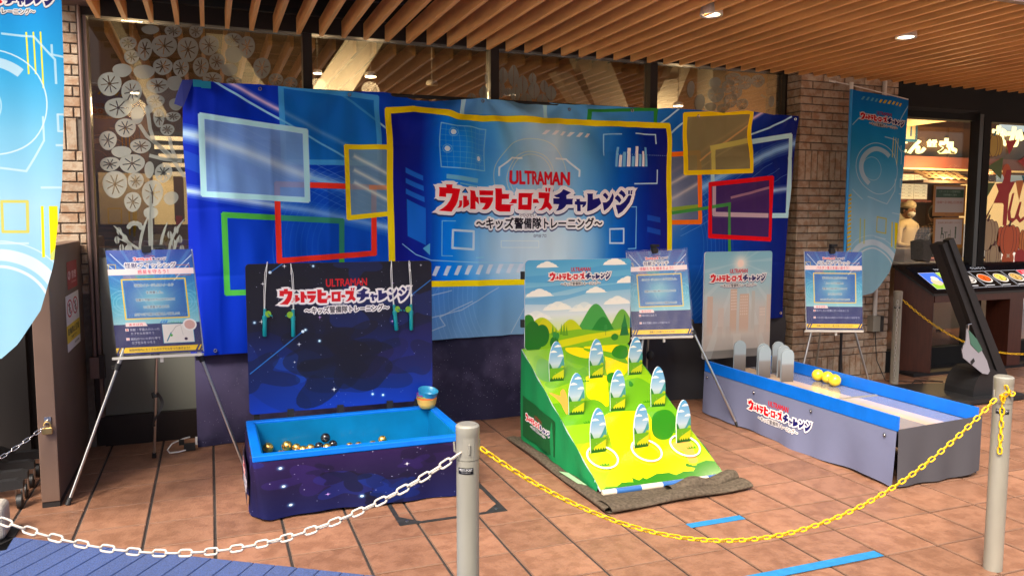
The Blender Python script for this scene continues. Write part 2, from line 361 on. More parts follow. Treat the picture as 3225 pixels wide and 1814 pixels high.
# ------------------------------------------------------------------ prints
BD={'R1':[(-.026,2.057),(.588,1.986),(.591,1.553),(-.026,1.585)],
'R2':[(.443,2.263),(1.048,2.223),(1.058,1.798),(.453,1.792)],
'R3':[(.407,1.652),(1.023,1.641),(1.019,1.205),(.409,1.167)],
'R4':[(.087,1.458),(.808,1.419),(.8,.985),(.091,.972)],
'R5':[(.846,1.9),(1.14,1.903),(1.142,1.47),(.856,1.44)],
'MAIN':[(1.124,2.146),(1.297,2.163),(1.712,2.121),(2.151,2.128),(2.659,2.126),(3.271,2.136),(3.296,1.574),(3.298,.969),(1.136,.993),(1.13,1.556)],
'R6':[(3.406,2.222),(4.01,2.271),(4.022,1.811),(3.424,1.784)],
'R7':[(3.247,1.916),(3.539,1.942),(3.556,1.409),(3.259,1.406)],
'R8':[(3.667,1.981),(4.406,2.103),(4.41,1.46),(3.683,1.459)],
'R9':[(3.644,1.7),(4.235,1.762),(4.24,1.268),(3.656,1.299)],
'G1':[(3.257,1.481),(3.849,1.564),(3.864,1.115),(3.837,1.116),(3.822,1.533),(3.258,1.457)],
'T1':[(1.627,2.254),(1.665,2.256),(1.655,2.132),(1.625,2.131)],
'T2':[(2.241,2.251),(2.277,2.253),(2.277,2.133),(2.247,2.132)],
'T3':[(2.578,2.222),(3.176,2.265),(3.176,2.149),(3.145,2.147),(3.14,2.237),(2.61,2.204),(2.608,2.124),(2.577,2.123)],
's1':[(.049,2.269),(.477,2.031),(.878,1.807)],
's2':[(.126,2.273),(.479,2.089),(.853,1.907)],
's3':[(-.137,1.955),(.032,1.911),(.235,1.842),(.598,1.701),(.848,1.632)],
's4':[(-.126,1.606),(.227,1.546),(.594,1.489),(1.134,1.373)],
's5':[(.754,2.266),(.898,2.182),(1.128,2.011)],
's6':[(4.411,2.253),(4.2,2.158),(4.012,2.093),(3.648,1.879),(3.296,1.698)],
's7':[(4.11,2.27),(3.734,2.048),(3.538,1.928),(3.285,1.772)],
's8':[(4.47,2.05),(4.208,1.956),(3.834,1.807),(3.563,1.672),(3.29,1.563)],
's9':[(4.455,1.684),(4.22,1.657),(3.841,1.575),(3.658,1.52)],
's10':[(3.386,2.295),(3.275,2.201),(3.191,2.139)],
's11':[(3.476,2.225),(3.373,2.146),(3.279,2.069)],
'grid':[(1.473,2.076),(1.807,2.048),(1.807,1.766),(1.48,1.785)],
'dots':[(1.567,2.022),(1.525,1.909),(1.757,1.848)],
'bars':[(2.824,1.961),(2.844,1.962),(2.846,1.818),(2.826,1.817),(2.853,1.904),(2.874,1.818),(2.88,1.927),(2.901,1.819),(2.909,1.956),(2.934,1.82),(2.943,1.897),(2.964,1.82),(2.969,1.969),(2.991,1.821),(2.998,1.912),(3.019,1.822),(3.026,1.936),(3.047,1.822),(3.053,1.966),(3.076,1.823)],
'sqA':[(1.557,1.357),(1.714,1.347),(1.709,1.222),(1.554,1.235)],
'sqB':[(2.773,1.358),(2.891,1.36),(2.893,1.252),(2.774,1.254)],
'tri':[(1.344,1.234),(1.396,1.269),(1.395,1.188)],
'st':[(1.237,1.777),(1.361,1.724),(1.36,1.69),(1.237,1.741),(1.237,1.706),(1.36,1.655),(1.36,1.62),(1.236,1.673),(1.236,1.636),(1.362,1.58),(1.362,1.545),(1.235,1.601),(1.241,1.566),(1.368,1.505),(1.366,1.256),(1.243,1.319)],
'st2':[(3.09,1.464),(3.217,1.444),(3.218,1.404),(3.091,1.424),(3.219,1.349),(3.092,1.374),(3.093,1.335),(3.22,1.309)],
'hA':[(2.217,2.029),(2.247,2.06),(2.278,2.059),(2.242,2.028)],
'hA2':[(2.543,2.018),(2.591,2.045)],
'hB':[(1.41,1.048),(1.438,1.111),(1.471,1.11),(1.438,1.043)],
'hB2':[(2.064,1.017),(2.104,1.087)],
'brk':[(2.716,1.896),(2.714,2.048),(2.856,2.055),(2.977,2.065),(3.163,2.065),(3.165,1.997),(3.169,1.8),(3.171,1.7),(2.973,1.694)],
'brk2':[(1.909,1.736),(1.909,1.791),(1.992,1.859),(2.072,1.859),(2.341,1.865),(2.419,1.861),(2.509,1.781),(2.509,1.739)],
'bl1':[(1.513,1.737),(1.753,1.711),(1.749,1.681),(1.512,1.706)],
'bl2':[(1.606,1.681),(1.749,1.661),(1.748,1.652),(1.606,1.672)],
'ln':[(1.206,1.266),(1.296,1.194),(1.406,1.152),(1.709,1.132),(2.084,1.12)],
'rect3':[(1.922,1.279),(2.2,1.276),(2.201,1.229),(1.922,1.232)],
'bx':[(1.483,1.42),(1.576,1.419),(1.481,1.182),(1.556,1.179),(1.728,1.164),(1.786,1.166),(2.92,1.522),(2.998,1.523),(3.004,1.211),(2.936,1.209)],
'circ':[(2.173,1.658),(2.012,1.803),(2.013,1.508)],
'low':[(.799,1.003),(3.55,.921)],
}
SLP={'green':[[(1.872,4.652),(2.611,4.647),(2.599,4.431),(2.228,4.418),(2.198,4.47),(2.122,4.63)],[(2.146,4.602),(2.271,4.507),(2.236,4.436),(2.183,4.472),(2.102,4.517)],[(1.911,4.585),(1.955,4.581),(1.981,4.535),(1.958,4.439),(1.91,4.339),(1.86,4.355),(1.855,4.45)],[(2.271,4.277),(2.445,4.305),(2.56,4.324),(2.674,3.94),(2.568,3.848),(2.281,3.885),(2.418,4.046),(2.291,4.061),(2.166,4.092)],[(2.159,4.336),(2.027,4.315),(1.889,4.272),(1.868,4.343),(2.012,4.351),(2.097,4.487),(2.128,4.453),(2.158,4.419),(2.202,4.452),(2.214,4.438),(2.197,4.367)],[(1.842,4.042),(1.927,4.063),(2.008,4.053),(2.179,4.075),(2.188,4.101),(2.083,4.173),(2.055,4.106),(2.029,4.071)],[(2.123,4.163),(2.174,4.176),(2.209,4.158),(2.21,4.125),(2.183,4.09),(2.084,4.129)]],
'yellow':[[(2.617,4.639),(2.315,4.652),(2.263,4.604),(2.416,4.525),(2.506,4.44),(2.599,4.431)],[(2.172,4.659),(2.323,4.612),(2.47,4.566),(2.553,4.5),(2.464,4.34),(2.29,4.322),(2.43,4.583),(2.271,4.507),(2.139,4.596)],[(2.175,4.369),(2.331,4.365),(2.29,4.286),(2.189,4.068),(2.167,4.163),(2.083,4.173),(2.163,4.335)],[(2.128,4.059),(2.368,4.047),(2.433,4.027),(2.369,3.821),(2.388,3.745),(2.497,3.623),(2.465,3.576),(2.14,3.581),(1.87,3.548),(1.972,3.647),(2.051,3.738),(2.099,3.931)]],
'orange':[[(1.862,4.27),(1.94,4.211),(1.942,4.244),(1.973,4.275),(1.985,4.262),(1.968,4.186),(1.911,4.06),(1.904,4.086),(1.914,4.181)],[(2.434,3.794),(2.578,3.784),(2.536,3.707),(2.524,3.628),(2.45,3.626),(2.485,3.705),(2.431,3.748)]],
'dark':[[(2.443,4.016),(2.571,4.042),(2.588,3.958),(2.466,3.818),(2.379,3.811),(2.351,3.861)],[(2.469,4.573),(2.524,4.621),(2.574,4.63),(2.612,4.607),(2.556,4.506),(2.499,4.492),(2.464,4.508),(2.452,4.542)],[(2.29,4.304),(2.326,4.366),(2.362,4.38),(2.391,4.371),(2.341,4.322),(2.316,4.284)],[(2.449,4.305),(2.463,4.262),(2.437,4.241),(2.418,4.249)]],
'bush':[[(1.847,3.524),(1.894,3.553),(1.957,3.547),(1.998,3.569),(2.063,3.56),(2.07,3.591),(2.101,3.566),(2.133,3.582),(2.147,3.568),(2.224,3.594),(2.3,3.591),(2.334,3.569),(2.392,3.586),(2.451,3.578),(2.504,3.622),(2.57,3.635),(2.628,3.622),(2.626,3.527)],[(2.423,3.616),(2.44,3.636),(2.474,3.613),(2.521,3.611),(2.49,3.589)]],
'tuft':[[(1.953,3.973),(1.966,3.991),(1.969,3.981),(1.98,3.992),(1.98,3.98),(1.991,3.983),(1.989,3.966)],[(1.931,3.682),(1.941,3.702),(1.945,3.691),(1.957,3.704),(1.959,3.691),(1.974,3.704),(1.976,3.688),(1.989,3.699),(1.988,3.676)]],
}

def F(P): return [(x,-z) for x,z in P]
def paint_backdrop():
    c=Canvas(4.68,1.74,480,-.18,-2.30,(10,45,150))
    X,Y=np.meshgrid((np.arange(c.w)+.5)/c.w,(np.arange(c.h)+.5)/c.h)
    k=[(0,(12,32,150)),(.10,(6,44,170)),(.3,(8,70,180)),(.42,(60,130,200)),(.5,(110,170,215)),(.62,(70,145,210)),(.74,(25,95,180)),(.86,(10,50,140)),(1,(14,22,95))]
    c.a[:]=np.stack([np.interp(X,[q[0] for q in k],[q[1][i] for q in k]) for i in range(3)],-1)/255.
    c.blend(np.clip((Y-.55)*1.2,0,1)*np.clip(1-X*2.6,0,1),(4,40,150),.6)
    c.blend(np.clip((Y-.62)*2,0,1)*np.clip(1.6-abs(X-.42)*5,0,1),(128,158,188),.85)
    c.blend(np.clip((Y-.62)*2,0,1)*np.clip((X-.75)*5,0,1),(8,30,110),.5)
    c.blend(np.clip(1-Y*3,0,1)*np.clip(1-abs(X-.22)*5,0,1),(18,40,165),.5)
    # big soft arcs
    for cx,cz,r0 in ((.95,1.25,.3),(3.1,1.2,.5),(2.2,.9,.5)):
        for i in range(9): c.arc(cx,-cz,r0+i*.035,0,6.28,.006,(150,200,235),.16,60)
    for nme,col,w in (('s3',(150,210,250),.05),('s4',(190,220,245),.035),('s8',(150,205,245),.05),('s9',(180,215,240),.03)): c.streak(F(BD[nme]),w,col,.85)
    c.line([(-.14,-1.80),(.6,-1.5),(1.1,-1.37)],.10,(60,120,200),.25)
    for nme,col in (('s1',(160,215,240)),('s5',(150,205,235)),('s6',(170,215,235)),('s10',(170,215,235)),('s11',(170,215,235))): c.line(F(BD[nme]),.014,col,.95)
    for nme in ('s2','s7'): c.streak(F(BD[nme]),.02,(235,200,225),.95)
    for i in range(5): c.line([(-.1+i*.06,-1.95-i*.02),(1.1,-1.38-i*.045)],.004,(150,195,230),.4); c.line([(4.4-i*.08,-1.8-i*.04),(3.4,-1.3-i*.05)],.004,(150,195,230),.4)
    # low circuit lines
    for P in ([(1.25,-.62),(1.5,-.70),(1.46,-.76),(1.7,-.86)],[(1.2,-.72),(1.62,-.80),(1.9,-.95)],[(2.0,-.62),(2.1,-.8),(2.5,-.88)],[(1.35,-.9),(1.55,-.94)]): c.line(P,.007,(170,190,210),.7)
    # rectangles
    c.frame(F(BD['R2']),.034,(62,150,218),.95,(22,112,190),.75)
    c.line(F(BD['s1']),.010,(130,200,235),.5)
    c.frame(F(BD['R4']),.036,(62,150,58),1,(10,60,165),.35)
    c.frame(F(BD['R3']),.036,(226,48,36),1,(16,80,185),.35)
    c.fill([F(BD['R1'])],(112,150,205),.86); c.streak(F(BD['s3'])[:4],.04,(175,200,225),.8)
    rr=F(BD['R3']); c.line([rr[0],rr[1]],.036,(200,170,190),.0)
    c.frame(F(BD['R1']),.036,(165,218,232),1)
    c.fill([F(BD['R5'])],(108,140,160),.85)
    for d in (0,.09,.17): c.streak([(.9,-1.84+d),(1.13,-1.72+d)],.018,(205,215,205),.8)
    c.line(F([(1.0,1.64),(1.12,1.64)]),.03,(222,120,60),.6)
    c.frame(F(BD['R5']),.032,(250,206,24))
    for k_ in ('T1','T2'): c.fill([F(BD[k_])],(165,215,228))
    c.rect(1.63,-2.30,2.25,-2.15,(140,185,215),.35)
    c.fill([F(BD['T3'])],(40,125,50))
    c.fill([F(BD['R7'])],(92,98,118),.9); c.glow(3.3,-1.5,.12,.2,(160,165,180),.6)
    c.fill([F(BD['G1'])],(62,140,60))
    for d in (0,.12): c.streak([(3.25,-1.55-d),(3.56,-1.72-d)],.02,(200,190,180),.7)
    c.line([(3.25,-1.50),(3.54,-1.53)],.03,(130,160,40),.9)
    c.frame(F(BD['R7']),.036,(238,104,22))
    c.frame(F(BD['R8']),.040,(168,212,220))
    c.fill([F(BD['R6'])],(128,116,72),.93)
    c.line([(3.55,-1.88),(4.0,-2.17)],.014,(195,150,90),.8)
    c.line([(3.667,-1.981),(4.0,-2.05)],.04,(186,178,90),.95); c.line([(3.685,-1.98),(3.685,-1.81)],.04,(186,178,90),.95)
    c.frame(F(BD['R6']),.036,(246,200,18))
    c.fill([F(BD['R9'])],(62,34,80),.93)
    c.line([(3.69,-1.70),(3.69,-1.47),(4.2,-1.46)],.036,(186,160,168),.95)
    c.fill([[(x,z) for x,z in F(BD['G1'])]],(60,135,60),.9)
    c.line([(3.85,-1.60),(4.25,-1.69)],.02,(200,150,150),.6)
    c.frame(F(BD['R9']),.036,(208,12,24))
    # main panel
    P=F(BD['MAIN']); M=c.mask([P])
    kk=[(0,(20,20,118)),(.10,(14,34,140)),(.17,(0,112,228)),(.33,(70,155,220)),(.46,(150,196,220)),(.55,(176,208,222)),(.66,(90,160,212)),(.80,(8,84,178)),(.90,(8,36,130)),(1,(26,22,104))]
    u=np.clip(((np.arange(c.w)+.5)/c.s-.18-1.12)/2.18,0,1)
    G=np.stack([np.interp(u,[q[0] for q in kk],[q[1][i] for q in kk]) for i in range(3)],-1)[None].repeat(c.h,0)/255.
    c.a=c.a*(1-M[...,None])+G.astype(np.float32)*M[...,None]
    c.blend(M*np.clip((Y-.80)*6,0,1),(10,80,190),.65)
    c.blend(M*np.clip(1-((X-.5)/.13)**2-((Y-.62)/.25)**2,0,1),(205,222,228),.8)
    c.fill([F(BD['st'])[i:i+4] for i in (0,4,8,12)],(30,110,215),.8); c.fill([F(BD['st'])[-4:]],(20,95,205),.75); c.fill([F(BD['st2'])[:4],F(BD['st2'])[4:]],(30,90,190),.6)
    c.fill([F(BD['tri'])],(90,180,225),.9)
    g=F(BD['grid']); c.frame(g,.007,(130,200,240),.9)
    for i in range(1,8):
        t=i/8; a=[np.array(q) for q in g]
        c.line([a[0]+(a[1]-a[0])*t,a[3]+(a[2]-a[3])*t],.003,(120,195,245),.5); c.line([a[0]+(a[3]-a[0])*t,a[1]+(a[2]-a[1])*t],.003,(120,195,245),.5)
    for x,z in F(BD['dots']): c.arc(x,z,.028,0,6.28,.004,(120,190,240),.9); c.ell(x,z,.018,.018,(215,235,245))
    b=F(BD['bars']); 
    c.rect(b[0][0],b[0][1],b[1][0],b[2][1],(110,180,225))
    for i in range(4,len(b)-1,2): c.rect(b[i][0],b[i][1],b[i+1][0],b[i+1][1],(240,245,250) if (i//2)%2==0 else (110,180,225))
    for i in range(26): c.rect(b[0][0]+i*.017,b[1][1]+.05,b[0][0]+i*.017+.006,b[1][1]+.056,(160,200,235),.8)
    c.frame(F(BD['sqA']),.016,(190,215,235),.95); c.frame(F(BD['sqB']),.013,(190,215,235),.95)
    a=F(BD['hA']); e=F(BD['hA2']); n=6
    for i in range(n):
        dx=(e[0][0]-a[0][0])*i/5; dz=(e[0][1]-a[0][1])*i/5; c.fill([[(x+dx,z+dz) for x,z in a]],(225,228,232),.95)
    a=F(BD['hB'])
    for i in range(16): c.fill([[(x+i*.078,z-i*.0006) for x,z in a]],(205,215,228),.9)
    for i in range(9): c.fill([[(2.62+i*.07,-1.03),(2.58+i*.07,-1.10),(2.61+i*.07,-1.10),(2.58+i*.07,-1.03)]],(205,215,228),.45)
    q=F(BD['brk']); c.line(q[0:3],.008,(150,205,235),.9); c.line(q[3:6],.01,(190,225,240),.95); c.line(q[6:9],.01,(190,225,240),.95)
    q=F(BD['brk2']); c.line(q[:4],.012,(225,235,238),.9); c.line(q[4:],.012,(225,235,238),.9)
    c.fill([F(BD['bl1']),F(BD['bl2'])],(120,190,215),.8); c.line(F(BD['ln']),.006,(140,200,235),.9); c.frame(F(BD['rect3']),.004,(230,238,240),.7)
    q=F(BD['bx']); c.line([q[1],q[0],q[2],q[3]],.006,(130,200,235),.8); c.line(q[4:6],.006,(130,200,235),.8); c.line(q[6:],.008,(130,200,235),.8)
    for r_ in (.17,.19,.28): c.arc(2.15,-1.72,r_,2.6,6.8,.006,(235,225,190),.5)
    c.line(F(BD['MAIN'])+[F(BD['MAIN'])[0]],.042,(252,208,16))
    logo(c,1.404,-1.7256,1.601)
    c.text('©円谷プロ',1.404+.473*1.601,-1.7256+.250*1.601,1.404+.534*1.601,-1.7256+.266*1.601,(40,50,70),al=.9)
    return c
SKYTOP,SKYBOT=(70,160,214),(226,236,240)
def cloud(c,x,y,w,col=(250,246,238),al=1):
    for dx,r in ((-.36,.12),(-.2,.2),(0,.27),(.18,.2),(.33,.13)):
        X=x+dx*w; c.fill([[(X+r*w*math.cos(t),y-max(0,math.sin(t))*r*w) for t in np.linspace(0,math.pi,18)]],col,al)
    c.fill([[(x-w*.52,y),(x-w*.3,y-w*.09),(x+w*.3,y-w*.09),(x+w*.55,y),(x,y+w*.01)]],col,al)
def paint_land():
    c=Canvas(1,.78,620); W,H=1,.78
    c.vgrad([(0,(82,168,216)),(.25,(110,184,222)),(.45,(170,205,228)),(.62,(225,230,236)),(1,(200,215,60))])
    for i,(a,b) in enumerate(((.10,.06),(.20,.17),(.29,.24))): c.fill([[(0,a+.04),(.4,a+.02),(.7,b+.0),(1,b-.02),(1,b+.04),(.6,b+.06),(.2,a+.10),(0,a+.09)]],(60,150,212),.45)
    for x,y,w,al in ((.20,.065,.20,1),(.84,.055,.23,1),(.97,.22,.22,1),(.13,.315,.25,1),(.66,.30,.20,1),(.30,.44,.28,.8),(.87,.41,.27,.9),(.10,.52,.3,.5),(.55,.46,.3,.5)): cloud(c,x,y,w,al=al)
    h=lambda cx,w,top,base: [(cx+w*t,base-(base-top)*math.exp(-(t*2.1)**2)) for t in np.linspace(-1,1,40)]
    c.fill([h(.66,.34,.40,.72)],(70,160,70)); c.fill([h(.92,.26,.46,.72)],(110,175,60)); c.fill([h(.15,.38,.50,.74)],(185,200,10)); c.fill([h(.18,.2,.51,.70)],(220,205,10),.7)
    c.fill([h(.42,.3,.53,.74)],(200,205,10)); c.fill([h(.73,.28,.52,.76)],(30,130,45))
    c.fill([[(0,.66),(.25,.64),(.5,.62),(.75,.65),(1,.62),(1,.78),(0,.78)]],(130,185,25)); c.fill([[(.25,.72),(.6,.67),(1,.64),(1,.68),(.6,.73),(.3,.78)]],(225,215,10),.9)
    for x,y,r in ((.03,.55,.07),(.07,.62,.08),(.0,.68,.1),(.155,.66,.085),(.10,.70,.08),(.27,.73,.05),(.05,.74,.1)): c.ell(x,y,r*.8,r*1.15,(24,110,30) if r!=.07 else (40,130,30))
    for x,y,hh in ((.255,.66,.10),(.285,.67,.08),(.335,.66,.10),(.36,.67,.12),(.385,.67,.09)): c.fill([[(x-.013,y),(x,y-hh),(x+.013,y)]],(90,150,30))
    c.fill([[(.90,.70),(.945,.50),(.99,.70)]],(24,110,50)); c.fill([[(.912,.62),(.945,.52),(.975,.62)]],(34,125,55))
    for x,y in ((.27,.66),(.30,.67),(.76,.62)): c.ell(x,y,.016,.03,(50,140,60)); c.line([(x,y+.02),(x,y+.07)],.004,(70,110,40))
    c.ell(.85,.71,.035,.03,(40,125,30))
    logo(c,.20,.088,.62)
    return c
def paint_target():
    c=Canvas(.1,.25,1500)
    c.vgrad([(0,(90,165,212)),(.3,(130,180,215)),(.55,(190,208,222)),(1,(120,180,40))])
    for x,y,w in ((.06,.035,.05),(.03,.068,.05),(.08,.095,.05)): cloud(c,x,y,w)
    h=lambda cx,w,top,base: [(cx+w*t,base-(base-top)*math.exp(-(t*2.1)**2)) for t in np.linspace(-1,1,30)]
    c.fill([h(.1,.06,.10,.17)],(70,150,150)); c.fill([h(.0,.05,.13,.19)],(40,120,50)); c.fill([h(.09,.05,.15,.19)],(170,195,20))
    c.rect(0,.165,.1,.25,(105,170,28)); c.fill([[(.0,.25),(.03,.21),(.1,.175),(.1,.23),(.05,.25)]],(215,212,20),.9)
    for i in range(7): x=.002+i*.016; c.fill([[(x-.009,.25),(x-.009,.236),(x,.222),(x+.009,.236),(x+.009,.25)]],(20,95,22))
    c.rect(0,.24,.1,.25,(20,95,22)); c.ell(.04,.195,.0018,.0018,(215,215,190)); c.ell(.065,.195,.0018,.0018,(215,215,190))
    return c
def paint_slope():
    c=Canvas(.78,1.26,640,0,0,(140,192,22)); k=math.hypot(1,.509)
    def S(P): return [(x-1.85,(4.655-y)*k) for x,y in P]
    c.rect(0,0,.8,.28,(118,182,24)); c.rect(0,.55,.8,.75,(100,172,26)); c.rect(0,.9,.8,1.3,(165,200,14))
    def sm(P,n=2):
        for _ in range(n):
            Q=[]
            for i in range(len(P)):
                a,b=np.array(P[i]),np.array(P[(i+1)%len(P)]); Q+= [tuple(a*.75+b*.25),tuple(a*.25+b*.75)]
            P=Q
        return P
    for n_,col in (('green',(104,172,28)),('yellow',(250,222,4)),('orange',(248,170,74)),('dark',(40,128,24))): c.fill([sm(S(p)) for p in SLP[n_]],col)
    c.fill([sm([(.04,.18),(.09,.10),(.15,.15),(.15,.33),(.06,.37),(.0,.30)],3)],(84,160,70),.9)
    c.glow(.40,1.0,.10,.16,(240,190,0),.5); c.fill([sm([(.0,.95),(.10,.88),(.22,.95),(.18,1.12),(.02,1.14)],3)],(190,210,10),.9)
    c.fill([S(p) for p in SLP['bush']],(44,132,22)); 
    for x,y in ((.16,.75),(.11,1.09),(.43,.33),(.30,.38),(.62,.62),(.66,.9),(.27,.33),(.69,1.04)):
        c.fill([[(x-.03,y),(x-.028,y-.018),(x-.018,y-.005),(x-.012,y-.024),(x-.004,y-.006),(x+.006,y-.024),(x+.012,y-.005),(x+.024,y-.018),(x+.028,y)]],(60,140,22))
    c.rect(0,.349,.78,.352,(90,140,20),.5); c.rect(0,.665,.78,.668,(90,140,20),.5)
    return c
def space(w,h,s,seed,light=False,rnd=None):
    c=Canvas(w,h,s,0,0,(10,10,28)); rg=random.Random(seed)
    if light: c.vgrad([(0,(10,10,30)),(.35,(8,12,42)),(.6,(6,26,90)),(.85,(8,44,140)),(1,(10,52,165))])
    else: c.vgrad([(0,(38,22,66)),(.5,(24,18,52)),(1,(18,22,70))])
    def blob(x,y,r,col,al):
        ph=[rg.random()*6.28 for _ in range(4)]; am=[rg.uniform(.1,.3) for _ in range(4)]
        P=[]
        for i in range(60):
            t=2*math.pi*i/60; q=r*(1+sum(a*math.sin((k+2)*t+p) for k,(a,p) in enumerate(zip(am,ph)))); P.append((x+q*1.5*math.cos(t),y+q*math.sin(t)))
        c.fill([P],col,al)
    for i in range(16):
        blob(rg.random()*w,rg.random()*h,rg.uniform(.06,.17)*min(w,h)*1.3,rg.choice([(50,30,110),(10,40,120),(12,12,30),(16,70,170) if light else (24,40,130),(8,8,20)]),rg.uniform(.25,.55))
    for i in range(int(150*w*h/.8)): x,y=rg.random()*w,rg.random()*h; r=rg.uniform(.0008,.0024); c.ell(x,y,r,r,(220,230,255),rg.uniform(.4,1),8)
    for i in range(int(9*w*h/.6)): c.star(rg.random()*w,rg.random()*h,rg.uniform(.009,.018),rg.choice([(255,255,255),(255,255,255),(220,170,250)]))
    for i in range(int(5*w*h/.6)): x,y=rg.random()*w,rg.random()*h; c.glow(x,y,.010,.010,(120,200,245),.8); c.ell(x,y,.006,.006,(225,245,255))
    return c
def paint_tubboard():
    c=space(1.057,.87,620,5,True)
    for a,b in (((.20,.0),(.13,.05)),((1.05,.12),(.93,.21)),((.01,.63),(.30,.40))): c.line([a,b],.006,(40,120,200),.9); c.ell(b[0],b[1],.009,.009,(220,240,255))
    logo(c,.150,.118,.795); return c
def paint_city():
    c=Canvas(.61,.80,640); c.vgrad([(0,(128,186,208)),(.3,(160,196,208)),(.5,(196,198,196)),(.75,(196,188,180)),(.92,(176,168,160)),(.93,(120,116,112)),(1,(130,124,118))])
    for a in (-.9,-.5,-.1,.3,.8,1.2,1.9,2.4,2.9): c.fill([[(.32,.08),(.32+.9*math.cos(a),.08+.9*math.sin(a)),(.32+.9*math.cos(a+.09),.08+.9*math.sin(a+.09))]],(215,228,230),.22)
    c.glow(.32,.09,.06,.06,(255,240,225),.95); c.ell(.32,.09,.028,.028,(252,225,210))
    for x,y,w,col in ((.03,.33,.05,(205,180,165)),(.235,.28,.06,(206,176,156)),(.32,.32,.085,(208,178,158)),(.43,.30,.03,(190,188,180)),(.57,.33,.05,(205,185,172)),(.13,.42,.05,(205,190,180)),(.50,.42,.06,(205,192,182))):
        c.rect(x,y,x+w,.62,col,.9)
        for i in range(4):
            for j in range(7):
                if w>.055 and y+.015+j*.022<.5: c.rect(x+.008+i*w/4.6,y+.015+j*.022,x+.008+i*w/4.6+.009,y+.026+j*.022,(228,208,194),.9)
    c.glow(.3,.62,.3,.03,(205,195,186),.8); c.rect(.27,.62,.34,.74,(212,204,196),.5)
    for x in (0,.12,.2,.46,.55): c.rect(x,.56,x+.05,.70,(190,178,168),.4)
    logo(c,.035,.145,.535); return c
def paint_poster(kind):
    c=Canvas(.42,.594,1100); c.vgrad([(0,(30,60,150)),(.2,(24,100,185)),(.45,(60,160,200)),(.64,(120,190,210)),(.71,(150,205,215)),(.712,(36,40,100)),(1,(34,34,92))])
    for a in np.linspace(0,6.28,26): c.fill([[(.21,.3),(.21+.6*math.cos(a),.3+.6*math.sin(a)),(.21+.6*math.cos(a+.05),.3+.6*math.sin(a+.05))]],(120,200,235),.22)
    for s_ in (.06,.36):
        for r_ in (.035,.05,.07): c.arc(s_,.30,r_,0,6.28,.004,(150,210,230),.5)
    c.rect(0,.423,.42,.594,(36,38,98))
    for P in ([(.0,.08),(.05,.13)],[(.42,.03),(.33,.12)],[(.02,.02),(.10,.12)],[(.40,.08),(.3,.2)]): c.line(P,.005,(220,235,245),.8)
    c.frame([(.005,.08),(.04,.082),(.04,.12),(.005,.118)],.004,(235,190,50),.8); c.frame([(.33,.09),(.40,.09),(.40,.15),(.33,.15)],.003,(226,110,50),.8)
    c.rect(0,.108,.42,.142,(246,222,222)); c.rect(.07,.146,.14,.165,(200,120,130),.5); c.rect(.13,.146,.22,.158,(90,170,110),.5)
    logo(c,.125,.036,.17,shadow=False,outl=16)
    tt={'fish':'怪獣フィッシング','catch':'怪獣キャッチ','ball':'バルタンアタック'}[kind]; w={'fish':(.085,.335),'catch':(.115,.29),'ball':(.09,.33)}[kind]
    c.text(tt,w[0],.074,w[1],.103,(40,40,100),bold=.03,outline=.0045)
    st={'fish':'惑星を守ろう！','catch':'怪獣たちを捕まえよう！','ball':'バルタン星人を追い返そう！'}[kind]; w={'fish':(.145,.295),'catch':(.085,.32),'ball':(.085,.325)}[kind]
    c.text(st,w[0],.114,w[1],.137,(222,30,60),bold=.03)
    c.fill([[(.07,.178),(.365,.178),(.365,.388),(.07,.388)]],(20,70,165),.75); c.glow(.21,.28,.10,.10,(150,215,215),.75)
    for i in range(24): c.line([(.08+i*.0118,.380),(.088+i*.0118,.366)],.003,(90,150,210),.8)
    c.frame([(.062,.168),(.372,.168),(.372,.392),(.062,.392)],.0065,(246,206,40))
    L={'fish':['宇宙をイメージしたフィールド','を用意した。','怪獣や宇宙人たちにおそわれて','いる惑星があるぞ！','かけつけて侵入を阻止してほしい！'],
       'catch':['山をイメージしたフィールドを用意した。','怪獣たちが街に降りようとしている！','すみやかにつかまえて保護するんだ！'],
       'ball':['街にバルタン星人があらわれた','フィールドを用意した','得意の"分身の術"をつかって','たくさんいるぞ！','のこらず追い返すことができるかな？']}[kind]
    n=len(L); y0=.196; dy=(.165/(n-1))
    for i,t in enumerate(L):
        ww=len(t)*.0136*(1 if kind=='fish' else .95); y=y0+i*dy; c.text(t,.217-ww/2,y-.001,.217+ww/2,y+.0145,(22,30,60),bold=.03,outline=.0020,ocol=(205,226,230))
    c.fill([[(.058,.412),(.155,.412),(.165,.434),(.058,.434)]],(248,222,220)); c.text('あそび方',.075,.416,.143,.431,(215,25,45),bold=.03)
    Q={'fish':[('怪獣・宇宙人の入った','カプセルを探そう'),('磁石のついた釣り竿で','カプセルをつろう')],'catch':[('線の前に立とう',),('輪を怪獣に向かって投げよう',)],'ball':[('転がしたい位置にボールをおこう',),('バルタン星人に向かってボールをころがそう',)]}[kind]
    for i,q in enumerate(Q):
        y=.445+i*.052; c.rect(.054,y,.070,y+.015,(248,225,222)); c.text(str(i+1),.059,y+.002,.065,y+.013,(215,25,45),bold=.03)
        for j,t in enumerate(q): 
            ww=min(.33,len(t)*(.0145 if kind!='ball' else .0160)); c.text(t,.076+(.003 if j else 0),y+j*.0215,.076+ww,y+.015+j*.0215,(238,240,250),bold=.028)
        if i==0: c.rect(.055,y+.043,.37 if kind!='fish' else .2,y+.044,(120,130,180),.7)
